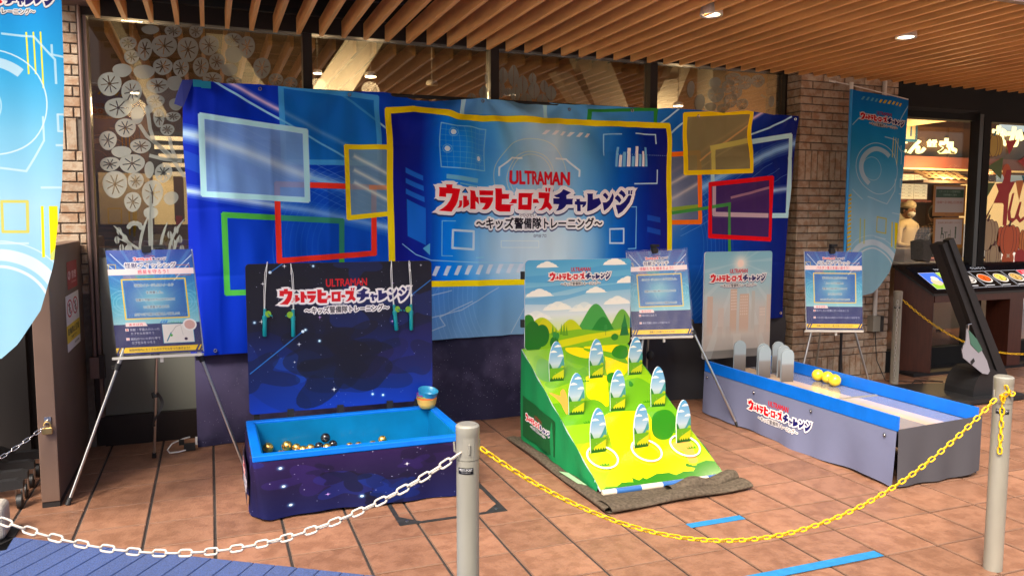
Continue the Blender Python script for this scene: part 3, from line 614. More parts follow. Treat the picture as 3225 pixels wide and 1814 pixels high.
    if kind=='fish':
        c.rect(.235,.428,.385,.535,(232,226,218)); c.frame([(.235,.428),(.385,.428),(.385,.535),(.235,.535)],.002,(90,190,220))
        c.line([(.33,.43),(.30,.445),(.275,.48)],.0012,(60,60,60)); c.line([(.275,.478),(.252,.524)],.006,(60,130,160)); c.ell(.275,.492,.007,.007,(70,170,60)); c.ell(.345,.515,.008,.008,(60,40,70)); c.line([(.325,.432),(.333,.495)],.0008,(120,120,120))
        c.ell(.37,.435,.034,.034,(240,236,232)); c.ell(.37,.435,.026,.026,(214,170,160)); c.text('これをつるよ！',.27,.413,.335,.423,(40,150,60),bold=.02)
        for i in range(3): c.fill([[(.225+i*.012,.422),(.235+i*.012,.406),(.243+i*.012,.406),(.233+i*.012,.422)]],(40,130,210))
    c.rect(0,.552,.42,.582,(246,202,28))
    for x in (.0,.018,.385,.403): c.fill([[(x,.582),(x+.016,.552),(x+.026,.552),(x+.010,.582)]],(34,34,92))
    b={'fish':'制限時間内にたくさんのカプセルをつりあげよう！','catch':'怪獣たちを捕まえられるかな？','ball':'先頭にいるバルタン星人を狙うのがコツだぞ！'}[kind]; ww=len(b)*.0128
    c.text(b,.21-ww/2,.560,.21+ww/2,.575,(40,36,60),bold=.02)
    for P in ([(.06,.05),(.16,.28),(.24,.42)],[(.30,.02),(.27,.2)],[(.20,.3),(.27,.5)]): c.line(P,.0025,(255,255,255),.22)
    return c
def paint_flag():
    c=Canvas(.6,1.8,620); c.vgrad([(0,(18,120,205)),(.12,(10,145,225)),(.25,(40,165,228)),(.42,(120,195,232)),(.6,(165,212,236)),(.8,(150,205,232)),(1,(160,210,236))])
    for i in range(4): c.fill([[(.1+i*.045,.07),(.12+i*.045,.04),(.14+i*.045,.04),(.12+i*.045,.07)]],(110,190,215),.9)
    for i in range(6): c.fill([[(.28+i*.042,.07),(.30+i*.042,.04),(.32+i*.042,.04),(.30+i*.042,.07)]],(240,205,40))
    for i in range(24): c.fill([[(.0,.92+i*.036),(.04,.90+i*.036),(.04,.918+i*.036),(.0,.938+i*.036)]],(245,205,30))
    for x in (.445,.475,.505): c.rect(x,.345,x+.007,.52 if x<.5 else .58,(248,232,60))
    for P in ([(.36,.355),(.48,.365),(.56,.46),(.56,.56)],[(.55,.40),(.55,.44),(.60,.45)],[(.2,.9),(.42,.93),(.5,.80),(.5,.70)],[(.56,.69),(.6,.69)],[(.56,.69),(.56,.76),(.6,.76)],[(.55,.82),(.6,.82)],[(.02,.3),(.1,.22),(.2,.22)],[(.05,.86),(.15,.93)],[(.3,1.24),(.42,1.24)],[(.5,.22),(.6,.05)],[(.48,1.0),(.6,1.0)]): c.line(P,.009,(205,232,245),.8)
    c.arc(.30,.64,.22,0,6.28,.006,(215,235,248),.9,60); c.arc(.30,.64,.17,2.2,5.4,.04,(225,238,248),.75,60); c.arc(.24,.65,.10,0,6.28,.005,(215,235,248),.7)
    c.arc(.30,1.55,.26,2.6,5.8,.05,(225,238,250),.8,60); c.arc(.30,1.55,.21,2.4,6.1,.012,(235,242,250),.8,60); c.arc(.30,1.55,.32,3.0,5.9,.005,(215,232,245),.8,60)
    c.rect(.475,1.08,.487,1.30,(250,222,20)); c.rect(.51,1.08,.545,1.31,(252,222,0))
    c.frame([(.32,1.06),(.42,1.06),(.42,1.19),(.32,1.19)],.012,(215,205,90),.9)
    for x in (.13,.17): c.rect(x,1.1,x+.012,1.32,(220,215,90),.7)
    c.fill([[(.62,1.15),(.62,1.35),(.5,1.3)]],(150,205,230),.5)
    logo(c,.085,.16,.50)
    return c
def paint_side(w,h,lx,ly,lw,bgc,skew=0,patch=None):
    c=Canvas(w,h,620,0,0,bgc)
    if patch: c.fill([patch[0]],patch[1])
    logo(c,lx,ly,lw,skew=skew); return c
def paint_redsign():
    c=Canvas(.17,.155,900,0,0,(158,30,38)); c.arc(.035,.078,.022,0,6.28,.004,(240,225,225)); c.line([(.02,.093),(.05,.063)],.004,(240,225,225)); c.rect(.031,.06,.038,.095,(240,225,225))
    c.text('禁煙',.075,.055,.15,.10,(240,225,225),bold=.02); c.text('NO SMOKING',.07,.115,.15,.125,(240,225,225)); return c
def paint_nosign():
    c=Canvas(.24,.30,900,0,0,(232,230,226)); c.rect(0,.16,.24,.255,(232,204,60))
    for x in (.068,.17):
        c.arc(x,.075,.044,0,6.28,.008,(196,32,44)); c.line([(x-.03,.045),(x+.03,.105)],.007,(196,32,44)); c.ell(x,.055,.009,.009,(50,50,55)); c.line([(x,.065),(x-.006,.09),(x+.012,.105)],.008,(50,50,55)); c.line([(x-.014,.08),(x+.016,.074)],.006,(50,50,55))
    c.text('駐輪禁止区域',.02,.178,.22,.215,(30,30,30),bold=.03); c.text('ご遠慮下さい',.06,.226,.18,.242,(30,30,30),bold=.01); c.text('施設管理者',.13,.27,.215,.282,(50,50,50)); return c
def paint_screen():
    c=Canvas(1.62,.36,560,0,0,(8,8,12)); c.rect(.04,.09,1.6,.352,(12,12,18))
    c.text('TOKYO DOME CITY',.30,.045,.66,.066,(235,235,240),bold=.02); c.text('グルメガイド',.78,.03,.98,.07,(235,235,240),bold=.02)
    cols=[(60,90,200),(150,200,60),(190,180,170),(225,90,30),(225,200,90),(200,160,90),(225,60,60)]
    for i in range(7):
        x=.06+i*.215; P=[(x,.10),(x+.20,.10),(x+.20,.345),(x,.345)]
        c.fill([P],(20,16,14) if i in (2,3,4,5) else (235,235,238)); 
        if i==0: c.fill([P],(70,110,220)); c.rect(x,.26,x+.2,.345,(150,190,60)); c.ell(x+.10,.24,.06,.05,(225,190,150)); c.ell(x+.12,.19,.04,.035,(240,215,190))
        elif i==1: c.rect(x,.10,x+.2,.2,(170,215,70)); c.ell(x+.11,.23,.065,.045,(200,60,60)); c.ell(x+.11,.225,.05,.03,(240,235,230))
        elif i==6: c.rect(x,.10,x+.2,.17,(222,50,60)); c.text('営業案内',x+.04,.12,x+.16,.15,(255,255,255),bold=.02); [c.rect(x+.02,.19+j*.03,x+.18,.20+j*.03,(180,190,220)) for j in range(4)]
        else:
            c.ell(x+.10,.21,.082,.068,(215,205,190)); c.ell(x+.10,.205,.070,.056,tuple(int(v*.55) for v in cols[i])); c.ell(x+.10,.202,.062,.048,cols[i])
            for q in range(12): c.ell(x+.10+.05*math.cos(q*2.4)*(q/12)**.5,.205+.038*math.sin(q*2.4)*(q/12)**.5,.011,.008,tuple(min(255,int(v*(.6+.12*(q%6)))) for v in cols[i]))
            c.rect(x+.01,.31,x+.12,.322,(200,200,200))
        c.frame(P,.004,(230,230,235),.9)
    return c
def paint_notice(kind):
    c=Canvas(.42,.30,700,0,0,(222,150,30)); 
    c.rect(.03,.015,.40,.265,(238,232,225))
    if kind==0:
        c.rect(.035,.04,.395,.12,(20,90,40)); c.text('［フードコート営業時間］',.08,.052,.35,.072,(225,235,225)); c.text('営業時間のご案内',.13,.085,.30,.103,(225,235,225)); c.text('10:00〜21:00(L.O.20:30)',.05,.155,.385,.185,(190,60,50),bold=.01)
        c.text('MEETS PORT',.16,.272,.29,.287,(140,80,10))
    else:
        c.text('注文前に席をお取りください',.06,.04,.37,.058,(190,90,60)); g=(60,90,50)
        c.ell(.12,.105,.011,.012,g); c.rect(.112,.118,.130,.165,g); c.rect(.118,.155,.148,.167,g); c.rect(.14,.16,.149,.205,g); c.rect(.108,.16,.116,.205,g); c.rect(.15,.14,.20,.147,g); c.rect(.172,.147,.178,.205,g); c.rect(.235,.12,.241,.205,g); c.rect(.21,.165,.241,.171,g); c.rect(.21,.17,.216,.205,g)
        c.ell(.31,.10,.011,.012,g); c.rect(.301,.113,.319,.165,g); c.rect(.302,.165,.309,.205,g); c.rect(.311,.165,.318,.205,g); c.text('お席の確保を',.10,.225,.32,.24,(150,120,100))
    return c
def paint_menu():
    c=Canvas(.46,.32,700,0,0,(240,226,180)); c.rect(.235,0,.239,.32,(120,60,20))
    rg=random.Random(3)
    for col in (0,1):
        for j in range(7):
            y=.02+j*.042; c.text(rg.choice(['天丼セット','うどん','定食','カレー','丼もの']),.015+col*.24,y,.09+col*.24,y+.014,(150,60,40)); c.text(rg.choice(['850円','980円','1,080円']),.14+col*.24,y,.19+col*.24,y+.010,(90,50,30)); c.rect(.1+col*.24,y+.022,.21+col*.24,y+.024,(170,120,80),.7)
    return c
def paint_sticker():
    c=Canvas(.06,.020,2600,0,0,(14,14,18)); c.text('MEETS PORT',.004,.003,.056,.0105,(235,235,235),bold=.02); c.text('TOKYO DOME CITY',.012,.013,.048,.0165,(200,200,200)); return c
# ------------------------------------------------------------------ materials in use
M=mat
M('tile',(.40,.19,.115),.48,noise=.24,nscale=9,bump=.25,bscale=90,rand=.10,aniso=(1,2.2,1),spec=.45,detail=7)
M('grout',(.028,.022,.020),.9,noise=.3,nscale=30)
M('tile_edge',(.17,.095,.06),.7)
M('turf',(.016,.048,.185),1.0,spec=.1,noise=.4,nscale=160,bump=.5,bscale=400,sheen=.2,rand=.06)
M('bounce_paving',(.50,.44,.38),.9,noise=.2,nscale=3,bump=.3,bscale=60)  # ground out of view, coloured pale to bounce light up under the slats
M('wood',(.84,.42,.14),.55,noise=.16,nscale=6,aniso=(14,.6,3),bump=.08,bscale=40,rand=.06)
M('black',(.008,.008,.009),.7); M('voidblack',(.004,.004,.004),.95)
M('frame',(.022,.015,.013),.45,metal=.2); M('frame_light',(.20,.13,.11),.45,metal=.3)
M('brick',(.36,.22,.135),.8,noise=.0,rand=.16,bump=.35,bscale=70)
M('mortar',(.14,.115,.095),.95,noise=.2,nscale=30)
M('cabinet',(.165,.105,.078),.42,noise=.08,nscale=5,metal=.2); M('base_dark',(.012,.010,.010),.6)
M('steel',(.62,.61,.58),.28,metal=1); M('chrome',(.75,.75,.75),.15,metal=1); M('brass',(.60,.42,.16),.35,metal=1,noise=.15,nscale=30)
M('bollard',(.33,.315,.26),.42,metal=.3,noise=.13,nscale=9,bump=.04,bscale=50,aniso=(1,1,.25)); M('bollard_dark',(.30,.285,.24),.4,metal=.3)
M('plastic_white',(.54,.48,.41),.4,noise=.16,nscale=30); M('plastic_yellow',(.80,.48,.004),.38,noise=.08,nscale=30)
M('rubber',(.012,.012,.013),.6); M('wheel',(.014,.014,.015),.5)
M('rim_blue',(.0,.15,.66),.38,spec=.4,noise=.10,nscale=14,bump=.05,bscale=30); M('tub_inner',(.0,.165,.37),.38,noise=.14,nscale=7)
M('purple_side',(.02,.014,.05),.75)
M('gold',(.85,.52,.14),.33,metal=1); M('ball_black',(.008,.008,.01),.12,coat=.6)
M('ball_yellow',(.88,.60,.02),.25,coat=.5)
M('teal',(.0,.26,.30),.3); M('lime',(.30,.62,.04),.3,trans=.3); M('cord_white',(.8,.8,.78),.5)
M('bowl_blue',(.03,.35,.62),.3,trans=.25); M('bowl_purple',(.35,.08,.35),.35); M('bowl_green',(.25,.38,.08),.35); M('bowl_orange',(.75,.18,.04),.35); M('bowl_yellow',(.82,.50,.10),.35)
M('felt',(.125,.098,.070),1.0,noise=.35,nscale=60,bump=.8,bscale=420,spec=.1)
M('green_cloth',(.0,.22,.06),.75,bump=.15,bscale=12); M('green_dark',(.005,.10,.03),.8)
M('white_pipe',(.62,.60,.55),.4); M('board_edge',(.75,.80,.85),.5); M('pipe_blue',(.03,.12,.34),.45); M('pipe_beige',(.72,.62,.48),.45)
M('grey_cloth',(.13,.14,.19),.8,bump=.15,bscale=9); M('dark_cloth',(.035,.035,.042),.85)
M('lane_beige',(.62,.46,.33),.10,coat=.5,noise=.05,nscale=6); M('lane_grey',(.22,.215,.25),.10,coat=.5); M('rail_blue',(.0,.14,.64),.4,noise=.10,nscale=11,bump=.05,bscale=25)
M('pin_side',(.30,.35,.38),.5); M('ring_white',(.86,.84,.78),.35)
M('tape_blue',(.015,.20,.44),.5,noise=.12,nscale=30); M('tape_teal',(.0,.22,.36),.4)
M('iron',(.055,.055,.055),.5,metal=.6,noise=.25,nscale=30); M('concrete_white',(.42,.38,.32),.7,noise=.12,nscale=12); M('cardboard',(.35,.22,.12),.8)
M('kiosk',(.065,.017,.009),.42,noise=.2,nscale=8,aniso=(8,8,.8)); M('kiosk_black',(.006,.005,.005),.4)
M('sign_black',(.010,.010,.011),.5,bump=.1,bscale=200); M('leaflet',(.27,.27,.31),.3); M('leaflet_green',(.05,.14,.10),.5)
M('interior_wall',(.27,.17,.10),.8,noise=.1,nscale=2); M('interior_ceiling',(.34,.25,.17),.8); M('beam_white',(.34,.32,.27),.7); M('cream',(.85,.66,.36),.7,emit=(1,.66,.26),estr=.30)  # cream glows faintly: warm room light put into the material
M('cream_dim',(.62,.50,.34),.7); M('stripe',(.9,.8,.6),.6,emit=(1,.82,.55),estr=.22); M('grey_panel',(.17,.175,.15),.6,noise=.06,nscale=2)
M('lamp',(1,.9,.7),.5,emit=(1,.86,.62),estr=5); M('lamp_rim',(.8,.78,.72),.3,metal=.5); M('sign_glow',(1,.9,.45),.5,emit=(1,.88,.36),estr=1.1); M('dim_glow',(1,.75,.3),.5,emit=(1,.62,.2),estr=.16)
M('decal',(.33,.36,.34),.8,noise=.16,nscale=5,alpha=.60,spec=.1)
M('d_orange',(.62,.20,.03),.6); M('d_yellow',(.50,.36,.06),.6); M('d_cream',(.42,.32,.18),.6); M('d_red',(.40,.015,.012),.6); M('d_redorange',(.55,.10,.02),.6); M('d_green',(.09,.15,.03),.6); M('d_blue',(.01,.16,.26),.6); M('d_dark',(.03,.012,.012),.6); M('d_brown',(.09,.02,.015),.6)
M('skin',(.40,.21,.13),.55); M('uniform',(.74,.62,.42),.8); M('hair',(.012,.009,.008),.6); M('shirt_white',(.75,.72,.68),.8); M('mask_white',(.85,.84,.82),.8)
M('roof_tile',(.42,.27,.13),.7,noise=.2,nscale=12); M('band_red',(.26,.075,.04),.6); M('wall_brown',(.10,.045,.022),.7); M('counter_white',(.62,.50,.34),.6); M('red_tray',(.5,.03,.02),.5)
M('street_wall',(.16,.14,.13),.85,noise=.1,nscale=.5); M('plaid',(.10,.055,.035),.85); M('blue_sign',(.01,.11,.24),.5)
M('tape_clear',(.6,.7,.75),.2,alpha=.4)
# brick face staining
def stain(m,c1,c2,sc):
    nt=m.node_tree;N=nt.nodes;L=nt.links;b=N['Principled BSDF']
    tc=N.new('ShaderNodeTexCoord'); oi=N.new('ShaderNodeObjectInfo'); ad=N.new('ShaderNodeVectorMath'); ad.operation='ADD'
    L.new(tc.outputs['Object'],ad.inputs[0]); L.new(oi.outputs['Location'],ad.inputs[1])
    nz=N.new('ShaderNodeTexNoise'); nz.inputs['Scale'].default_value=sc; nz.inputs['Detail'].default_value=8; nz.inputs['Roughness'].default_value=.65; L.new(ad.outputs[0],nz.inputs['Vector'])
    cr=N.new('ShaderNodeValToRGB'); cr.color_ramp.elements[0].position=.44; cr.color_ramp.elements[0].color=(*c1,1); cr.color_ramp.elements[1].position=.58; cr.color_ramp.elements[1].color=(*c2,1); L.new(nz.outputs[0],cr.inputs[0])
    mr=N.new('ShaderNodeMapRange'); mr.inputs[3].default_value=.82; mr.inputs[4].default_value=1.12; L.new(oi.outputs['Random'],mr.inputs[0])
    hs=N.new('ShaderNodeHueSaturation'); L.new(cr.outputs[0],hs.inputs['Color']); L.new(mr.outputs[0],hs.inputs['Value']); L.new(hs.outputs[0],b.inputs['Base Color'])
stain(MATS['brick'],(.44,.345,.25),(.34,.21,.125),16)
stain(MATS['tile'],(.285,.140,.082),(.215,.100,.056),12)
def grime(m,sc,amt):
    nt=m.node_tree;N=nt.nodes;L=nt.links;b=N['Principled BSDF']; src=b.inputs['Base Color'].links[0].from_socket
    tc=N.new('ShaderNodeTexCoord'); oi=N.new('ShaderNodeObjectInfo'); ad=N.new('ShaderNodeVectorMath'); ad.operation='ADD'; L.new(tc.outputs['Object'],ad.inputs[0]); L.new(oi.outputs['Location'],ad.inputs[1])
    nz=N.new('ShaderNodeTexNoise'); nz.inputs['Scale'].default_value=sc; nz.inputs['Detail'].default_value=9; nz.inputs['Roughness'].default_value=.7; L.new(ad.outputs[0],nz.inputs['Vector'])
    mr=N.new('ShaderNodeMapRange'); mr.inputs[1].default_value=.35; mr.inputs[2].default_value=.62; mr.inputs[3].default_value=1-amt; mr.inputs[4].default_value=1.08; L.new(nz.outputs[0],mr.inputs[0])
    n2=N.new('ShaderNodeTexNoise'); n2.inputs['Scale'].default_value=70; n2.inputs['Detail'].default_value=3; L.new(ad.outputs[0],n2.inputs['Vector'])
    m2=N.new('ShaderNodeMapRange'); m2.inputs[1].default_value=.68; m2.inputs[2].default_value=.74; m2.inputs[3].default_value=1; m2.inputs[4].default_value=.55; L.new(n2.outputs[0],m2.inputs[0])
    mu=N.new('ShaderNodeMath'); mu.operation='MULTIPLY'; L.new(mr.outputs[0],mu.inputs[0]); L.new(m2.outputs[0],mu.inputs[1])
    hs=N.new('ShaderNodeHueSaturation'); L.new(src,hs.inputs['Color']); L.new(mu.outputs[0],hs.inputs['Value']); L.new(hs.outputs[0],b.inputs['Base Color'])
    rr=N.new('ShaderNodeMapRange'); rr.inputs[3].default_value=.30; rr.inputs[4].default_value=.55; L.new(nz.outputs[0],rr.inputs[0]); L.new(rr.outputs[0],b.inputs['Roughness'])
grime(MATS['tile'],2.3,.09)
# plaid
def plaid(m):
    nt=m.node_tree;N=nt.nodes;L=nt.links;b=N['Principled BSDF']; tc=N.new('ShaderNodeTexCoord'); prev=None
    for d,s in (('X',60),('Z',60)):
        w=N.new('ShaderNodeTexWave'); w.bands_direction=d; w.inputs['Scale'].default_value=s/6.28; L.new(tc.outputs['Object'],w.inputs['Vector'])
        if prev:
            mu=N.new('ShaderNodeMath'); mu.operation='ADD'; L.new(prev,mu.inputs[0]); L.new(w.outputs['Fac'],mu.inputs[1]); prev=mu.outputs[0]
        else: prev=w.outputs['Fac']
    cr=N.new('ShaderNodeValToRGB'); cr.color_ramp.elements[0].position=.5; cr.color_ramp.elements[0].color=(.02,.012,.01,1); cr.color_ramp.elements[1].position=1.6 if False else .95; cr.color_ramp.elements[1].color=(.30,.19,.12,1)
    hv=N.new('ShaderNodeMath'); hv.operation='MULTIPLY'; hv.inputs[1].default_value=.6; L.new(prev,hv.inputs[0]); L.new(hv.outputs[0],cr.inputs[0]); L.new(cr.outputs[0],b.inputs['Base Color'])
plaid(MATS['plaid'])
def galaxy(name,base,cloudc,glow,dens):
    m=mat(name,base,.75); nt=m.node_tree;N=nt.nodes;L=nt.links;b=N['Principled BSDF']; tc=N.new('ShaderNodeTexCoord')
    n1=N.new('ShaderNodeTexNoise'); n1.inputs['Scale'].default_value=2.2; n1.inputs['Detail'].default_value=8; L.new(tc.outputs['Object'],n1.inputs['Vector'])
    r1=N.new('ShaderNodeValToRGB'); r1.color_ramp.elements[0].position=.42; r1.color_ramp.elements[0].color=(*base,1); r1.color_ramp.elements[1].position=.62; r1.color_ramp.elements[1].color=(*cloudc,1); L.new(n1.outputs[0],r1.inputs[0])
    v=N.new('ShaderNodeTexVoronoi'); v.inputs['Scale'].default_value=dens; L.new(tc.outputs['Object'],v.inputs['Vector'])
    lt=N.new('ShaderNodeMapRange'); lt.inputs[1].default_value=.05; lt.inputs[2].default_value=.10; lt.inputs[3].default_value=1; lt.inputs[4].default_value=0; L.new(v.outputs['Distance'],lt.inputs[0])
    n2=N.new('ShaderNodeTexNoise'); n2.inputs['Scale'].default_value=3; L.new(tc.outputs['Object'],n2.inputs['Vector'])
    m2=N.new('ShaderNodeMapRange'); m2.inputs[1].default_value=.45; m2.inputs[2].default_value=.65; m2.inputs[3].default_value=.05; m2.inputs[4].default_value=glow; L.new(n2.outputs[0],m2.inputs[0])
    mu=N.new('ShaderNodeMath'); mu.operation='MULTIPLY'; L.new(lt.outputs[0],mu.inputs[0]); L.new(m2.outputs[0],mu.inputs[1])
    mx=N.new('ShaderNodeMix'); mx.data_type='RGBA'; mx.inputs[7].default_value=(.55,.55,.75,1); L.new(mu.outputs[0],mx.inputs[0]); L.new(r1.outputs[0],mx.inputs[6]); L.new(mx.outputs[2],b.inputs['Base Color']); return m
galaxy('galaxy_cloth',(.012,.011,.050),(.10,.085,.19),1.6,60)
# glass: clear, thin and reflecting
def glassmat(name,tint,refl=.10,rough=0.0):
    m=bpy.data.materials.new(name); m.use_nodes=True; nt=m.node_tree; N=nt.nodes; L=nt.links; N.clear()
    o=N.new('ShaderNodeOutputMaterial'); t=N.new('ShaderNodeBsdfTransparent'); t.inputs[0].default_value=(*tint,1); g=N.new('ShaderNodeBsdfGlossy'); g.inputs['Roughness'].default_value=rough; g.inputs[0].default_value=(.9,.9,.9,1)
    f=N.new('ShaderNodeLayerWeight'); f.inputs[0].default_value=.5; pw=N.new('ShaderNodeMath'); pw.operation='POWER'; pw.inputs[1].default_value=4.5; L.new(f.outputs['Facing'],pw.inputs[0]); mr=N.new('ShaderNodeMapRange'); mr.inputs[3].default_value=refl; mr.inputs[4].default_value=1
    mx=N.new('ShaderNodeMixShader'); L.new(pw.outputs[0],mr.inputs[0]); L.new(mr.outputs[0],mx.inputs[0]); L.new(t.outputs[0],mx.inputs[1]); L.new(g.outputs[0],mx.inputs[2]); L.new(mx.outputs[0],o.inputs[0]); MATS[name]=m
glassmat('glass',(.74,.76,.75),.22); glassmat('glass_dark',(.90,.88,.84),.03); glassmat('sleeve',(.99,.99,.99),.03,.28)
G=MATS

PR={}
bc=paint_backdrop(); bc.a=np.clip(bc.a,0,1)**.86; g_=bc.a.mean(2,keepdims=True); bc.a=np.clip(g_+(bc.a-g_)*1.04,0,1); bc.a=np.clip(.42+(bc.a-.42)*1.10,0,1)
PR['backdrop']=printmat('backdrop_print',bc,.65,spec=.12,gain=1.14,bump=.35,bscale=5,aniso=(1,1,.6),bdist=.02)
PR['land']=printmat('landscape_print',paint_land(),.4,coat=.15,gain=.85)
PR['target']=printmat('target_print',paint_target(),.4,coat=.2,gain=.72)
PR['slope']=printmat('slope_print',paint_slope(),.25,coat=.6,gain=.72)
PR['tubboard']=printmat('tub_board_print',paint_tubboard(),.45,coat=.1)
PR['skirt']=printmat('tub_skirt_print',space(1.9,.34,560,11),.75,spec=.15,bump=.3,bscale=9)
PR['city']=printmat('city_print',paint_city(),.4,coat=.1,gain=.72)
for k in ('fish','catch','ball'): PR[k]=printmat('poster_'+k,paint_poster(k),.4,gain=.85)
fc=paint_flag(); PR['flag']=printmat('flag_print',fc,.7,spec=.1,gain=.55,bump=.25,bscale=4)
PR['laneskirt']=printmat('lane_skirt_print',paint_side(1.78,.34,.50,.085,.66,(112,117,146)),.85,spec=.1,bump=.3,bscale=8)
PR['slopeside']=printmat('slope_side_print',paint_side(.52,.27,.045,.085,.42,(8,82,36)),.7,bump=.2,bscale=30)
PR['red']=printmat('red_sign',paint_redsign(),.5); PR['nosign']=printmat('no_parking_sign',paint_nosign(),.5)
PR['screen']=printmat('menu_screen',paint_screen(),.2,emit=.5); PR['notice0']=printmat('notice_hours',paint_notice(0),.5,gain=.4); PR['notice1']=printmat('notice_seats',paint_notice(1),.5,gain=.4)
PR['menu']=printmat('menu_board',paint_menu(),.5,emit=.3); PR['sticker']=printmat('sticker_print',paint_sticker(),.3)
pc=Canvas(.096,.23,1500); pc.vgrad([(0,(196,214,222)),(.42,(190,204,212)),(.5,(165,160,158)),(1,(120,112,108))]); PR['pin']=printmat('pin_print',pc,.6,gain=.55,spec=.2)
bpy.data.objects.remove(_to)

# ------------------------------------------------------------------ the floor
floor=link('floor',None,kind='structure')
mb=MB(); mb.box((-3.5,-1.5,-.05),(12,5.9,-.006)); part('grout_bed',mb,G['grout'],floor)
def tilemesh(w,h):
    m_=MB(); b=.0035; z0,z1=-.006,0; 
    o=[(-w/2,-h/2),(w/2,-h/2),(w/2,h/2),(-w/2,h/2)]; i_=[(-w/2+b,-h/2+b),(w/2-b,-h/2+b),(w/2-b,h/2-b),(-w/2+b,h/2-b)]
    vs=[(x,y,z0) for x,y in o]+[(x,y,z1-.002) for x,y in o]+[(x,y,z1) for x,y in i_]
    fs=[(0,1,5,4),(1,2,6,5),(2,3,7,6),(3,0,4,7)]; m_.add(vs,fs,None,0); m_.add(vs,[(4,5,9,8),(5,6,10,9),(6,7,11,10),(7,4,8,11)],None,1); m_.add(vs,[(8,9,10,11)],None,0)
    return m_.mesh('floor_tile',[G['tile'],G['tile_edge']])
tm=tilemesh(.2885,.2965)
def proj(p):
    d=Vector(p)-CAMLOC; z=d.dot(fw); return (d.dot(rt2)/z, d.dot(up2)/z, z)
def inview(p,mx=.68,my=.40):
    a,b,z=proj(p); return z>.3 and abs(a)<mx and abs(b)<my
E_=Vector((.833,-.553,0)); P0=Vector((-.866,4.008,0)); NRM=Vector((-.553,-.833,0))   # edge of the blue strips
cnt=0; cand=[]
for i in range(-9,40):
    for j in range(-14,9):
        cx=-.3197+.3*(i+.5); cy=3.0725+.30294*(j+.5)
        q=(Vector((cx,cy,0))-P0).dot(NRM)
        if q>.23: continue
        vis=any(inview((cx+a,cy+b,0)) for a in (-.14,.14) for b in (-.14,.14))
        cand.append((cx,cy,vis))
rest=MB()
vis_=[c for c in cand if c[2]]; vis_.sort(key=lambda c:math.hypot(c[0],c[1]))
for cx,cy,_ in vis_[:298]:
    o=link('floor_tile',tm,floor,(cx,cy,random.uniform(-.0008,.0008))); o.rotation_euler=(random.uniform(-.002,.002),random.uniform(-.002,.002),random.choice((0,math.pi)))
for cx,cy,_ in vis_[298:]+[c for c in cand if not c[2]]:
    rest.add([(cx-.144,cy-.1487,-.001),(cx+.144,cy-.1487,-.001),(cx+.144,cy+.1487,-.001),(cx-.144,cy+.1487,-.001)],[(0,1,2,3)])
part('outer_tiles',rest,G['tile'],floor,kind='stuff')
# ground round about
mb=MB(); mb.box((-90,-90,-.25),(90,90,-.055)); part('ground',mb,G['bounce_paving'],None,kind='structure')
# blue ribbed strips
pav=link('blue_paving',None,kind='structure')
bs=MB(); L_=2.4; b=.003
for sgn in (0,): 
    w=.0955
    vs=[(0,0,.001),(w,0,.001),(w,L_,.001),(0,L_,.001),(0,0,.006),(w,0,.006),(w,L_,.006),(0,L_,.006)]; vs2=[(b,b,.008),(w-b,b,.008),(w-b,L_,.008),(b,L_,.008)]
    bs.add(vs+vs2,[(0,1,5,4),(1,2,6,5),(3,0,4,7),(4,5,9,8),(5,6,10,9),(7,4,8,11),(8,9,10,11)])
bm_=bs.mesh('paving_strip',G['turf'])
for k in range(-12,24):
    p=P0+E_*(k*.0995); o=link('paving_strip',bm_,pav,(p.x,p.y,0)); o.rotation_euler.z=math.atan2(NRM.y,NRM.x)-math.pi/2
mb=MB(); a=P0-E_*1.3; b_=P0+E_*2.5; q=[a+NRM*.01,b_+NRM*.01,b_+NRM*2.5,a+NRM*2.5]; mb.add([(v.x,v.y,.0015) for v in q],[(0,1,2,3)]); part('strip_bed',mb,G['grout'],pav)
# ------------------------------------------------------------------ ceiling
ceil=link('slatted_ceiling',None,kind='structure')
mb=MB(); mb.box((-.86,3.1,2.98),(12,5.56,3.08)); part('ceiling_void',mb,G['voidblack'],ceil)
mb=MB(); mb.box((-.86,3.06,2.60),(12,3.1,3.08)); part('fascia',mb,G['frame_light'],ceil)
mb=MB()
for y in (3.3,3.75,4.2,4.75,5.22): mb.box((-.7,y,2.715),(12,y+.04,2.75))
for x in (-.6,.8,2.2,3.9,6.1,8.6): mb.tube([(x,4.1,2.98),(x,4.12,2.72)],.006)
part('hanger_rail',mb,G['black'],ceil)
sm=MB(); sm.box((-.0125,0,0),(.0125,2.18,.103)); sme=sm.mesh('slat',G['wood'])
for k in range(-3,70):
    o=link('slat',sme,ceil,(-.144+.1428*k,3.118,2.607+random.uniform(-.001,.001)))
# downlights set between the slats
def downlight(x,y,lab):
    t=thing('downlight',lab,'light','round downlights in the slatted ceiling',(x,y,2.60))
    m_=MB(); m_.lathe((0,0,0),[(.052,.05),(.050,.0),(.064,-.004),(.066,.004),(.056,.06)],28); part('rim',m_,G['lamp_rim'],t,True)
    m_=MB(); m_.lathe((0,0,.02),[(0,0),(.045,0),(.045,.004),(0,.004)],24); part('lens',m_,G['lamp'],t)
    ld=bpy.data.lights.new('downlight_lamp','SPOT'); ld.energy=26; ld.spot_size=R(110); ld.spot_blend=.8; ld.color=(1,.78,.52); ld.shadow_soft_size=.05
    lo=bpy.data.objects.new('downlight_lamp',ld); COL.objects.link(lo); lo.parent=t; lo.location=(0,0,-.03)
downlight(2.72,3.90,'round downlight nearest the top edge above the green slope game')
downlight(4.22,3.92,'round downlight further right above the bowling lane')
# opposite street front, reflected in the windows
op=thing('opposite_building','plain pale building across the street behind the viewer','building')
mb=MB(); mb.box((-16,-17,-.05),(22,-16,9)); part('wall',mb,G['street_wall'],op)
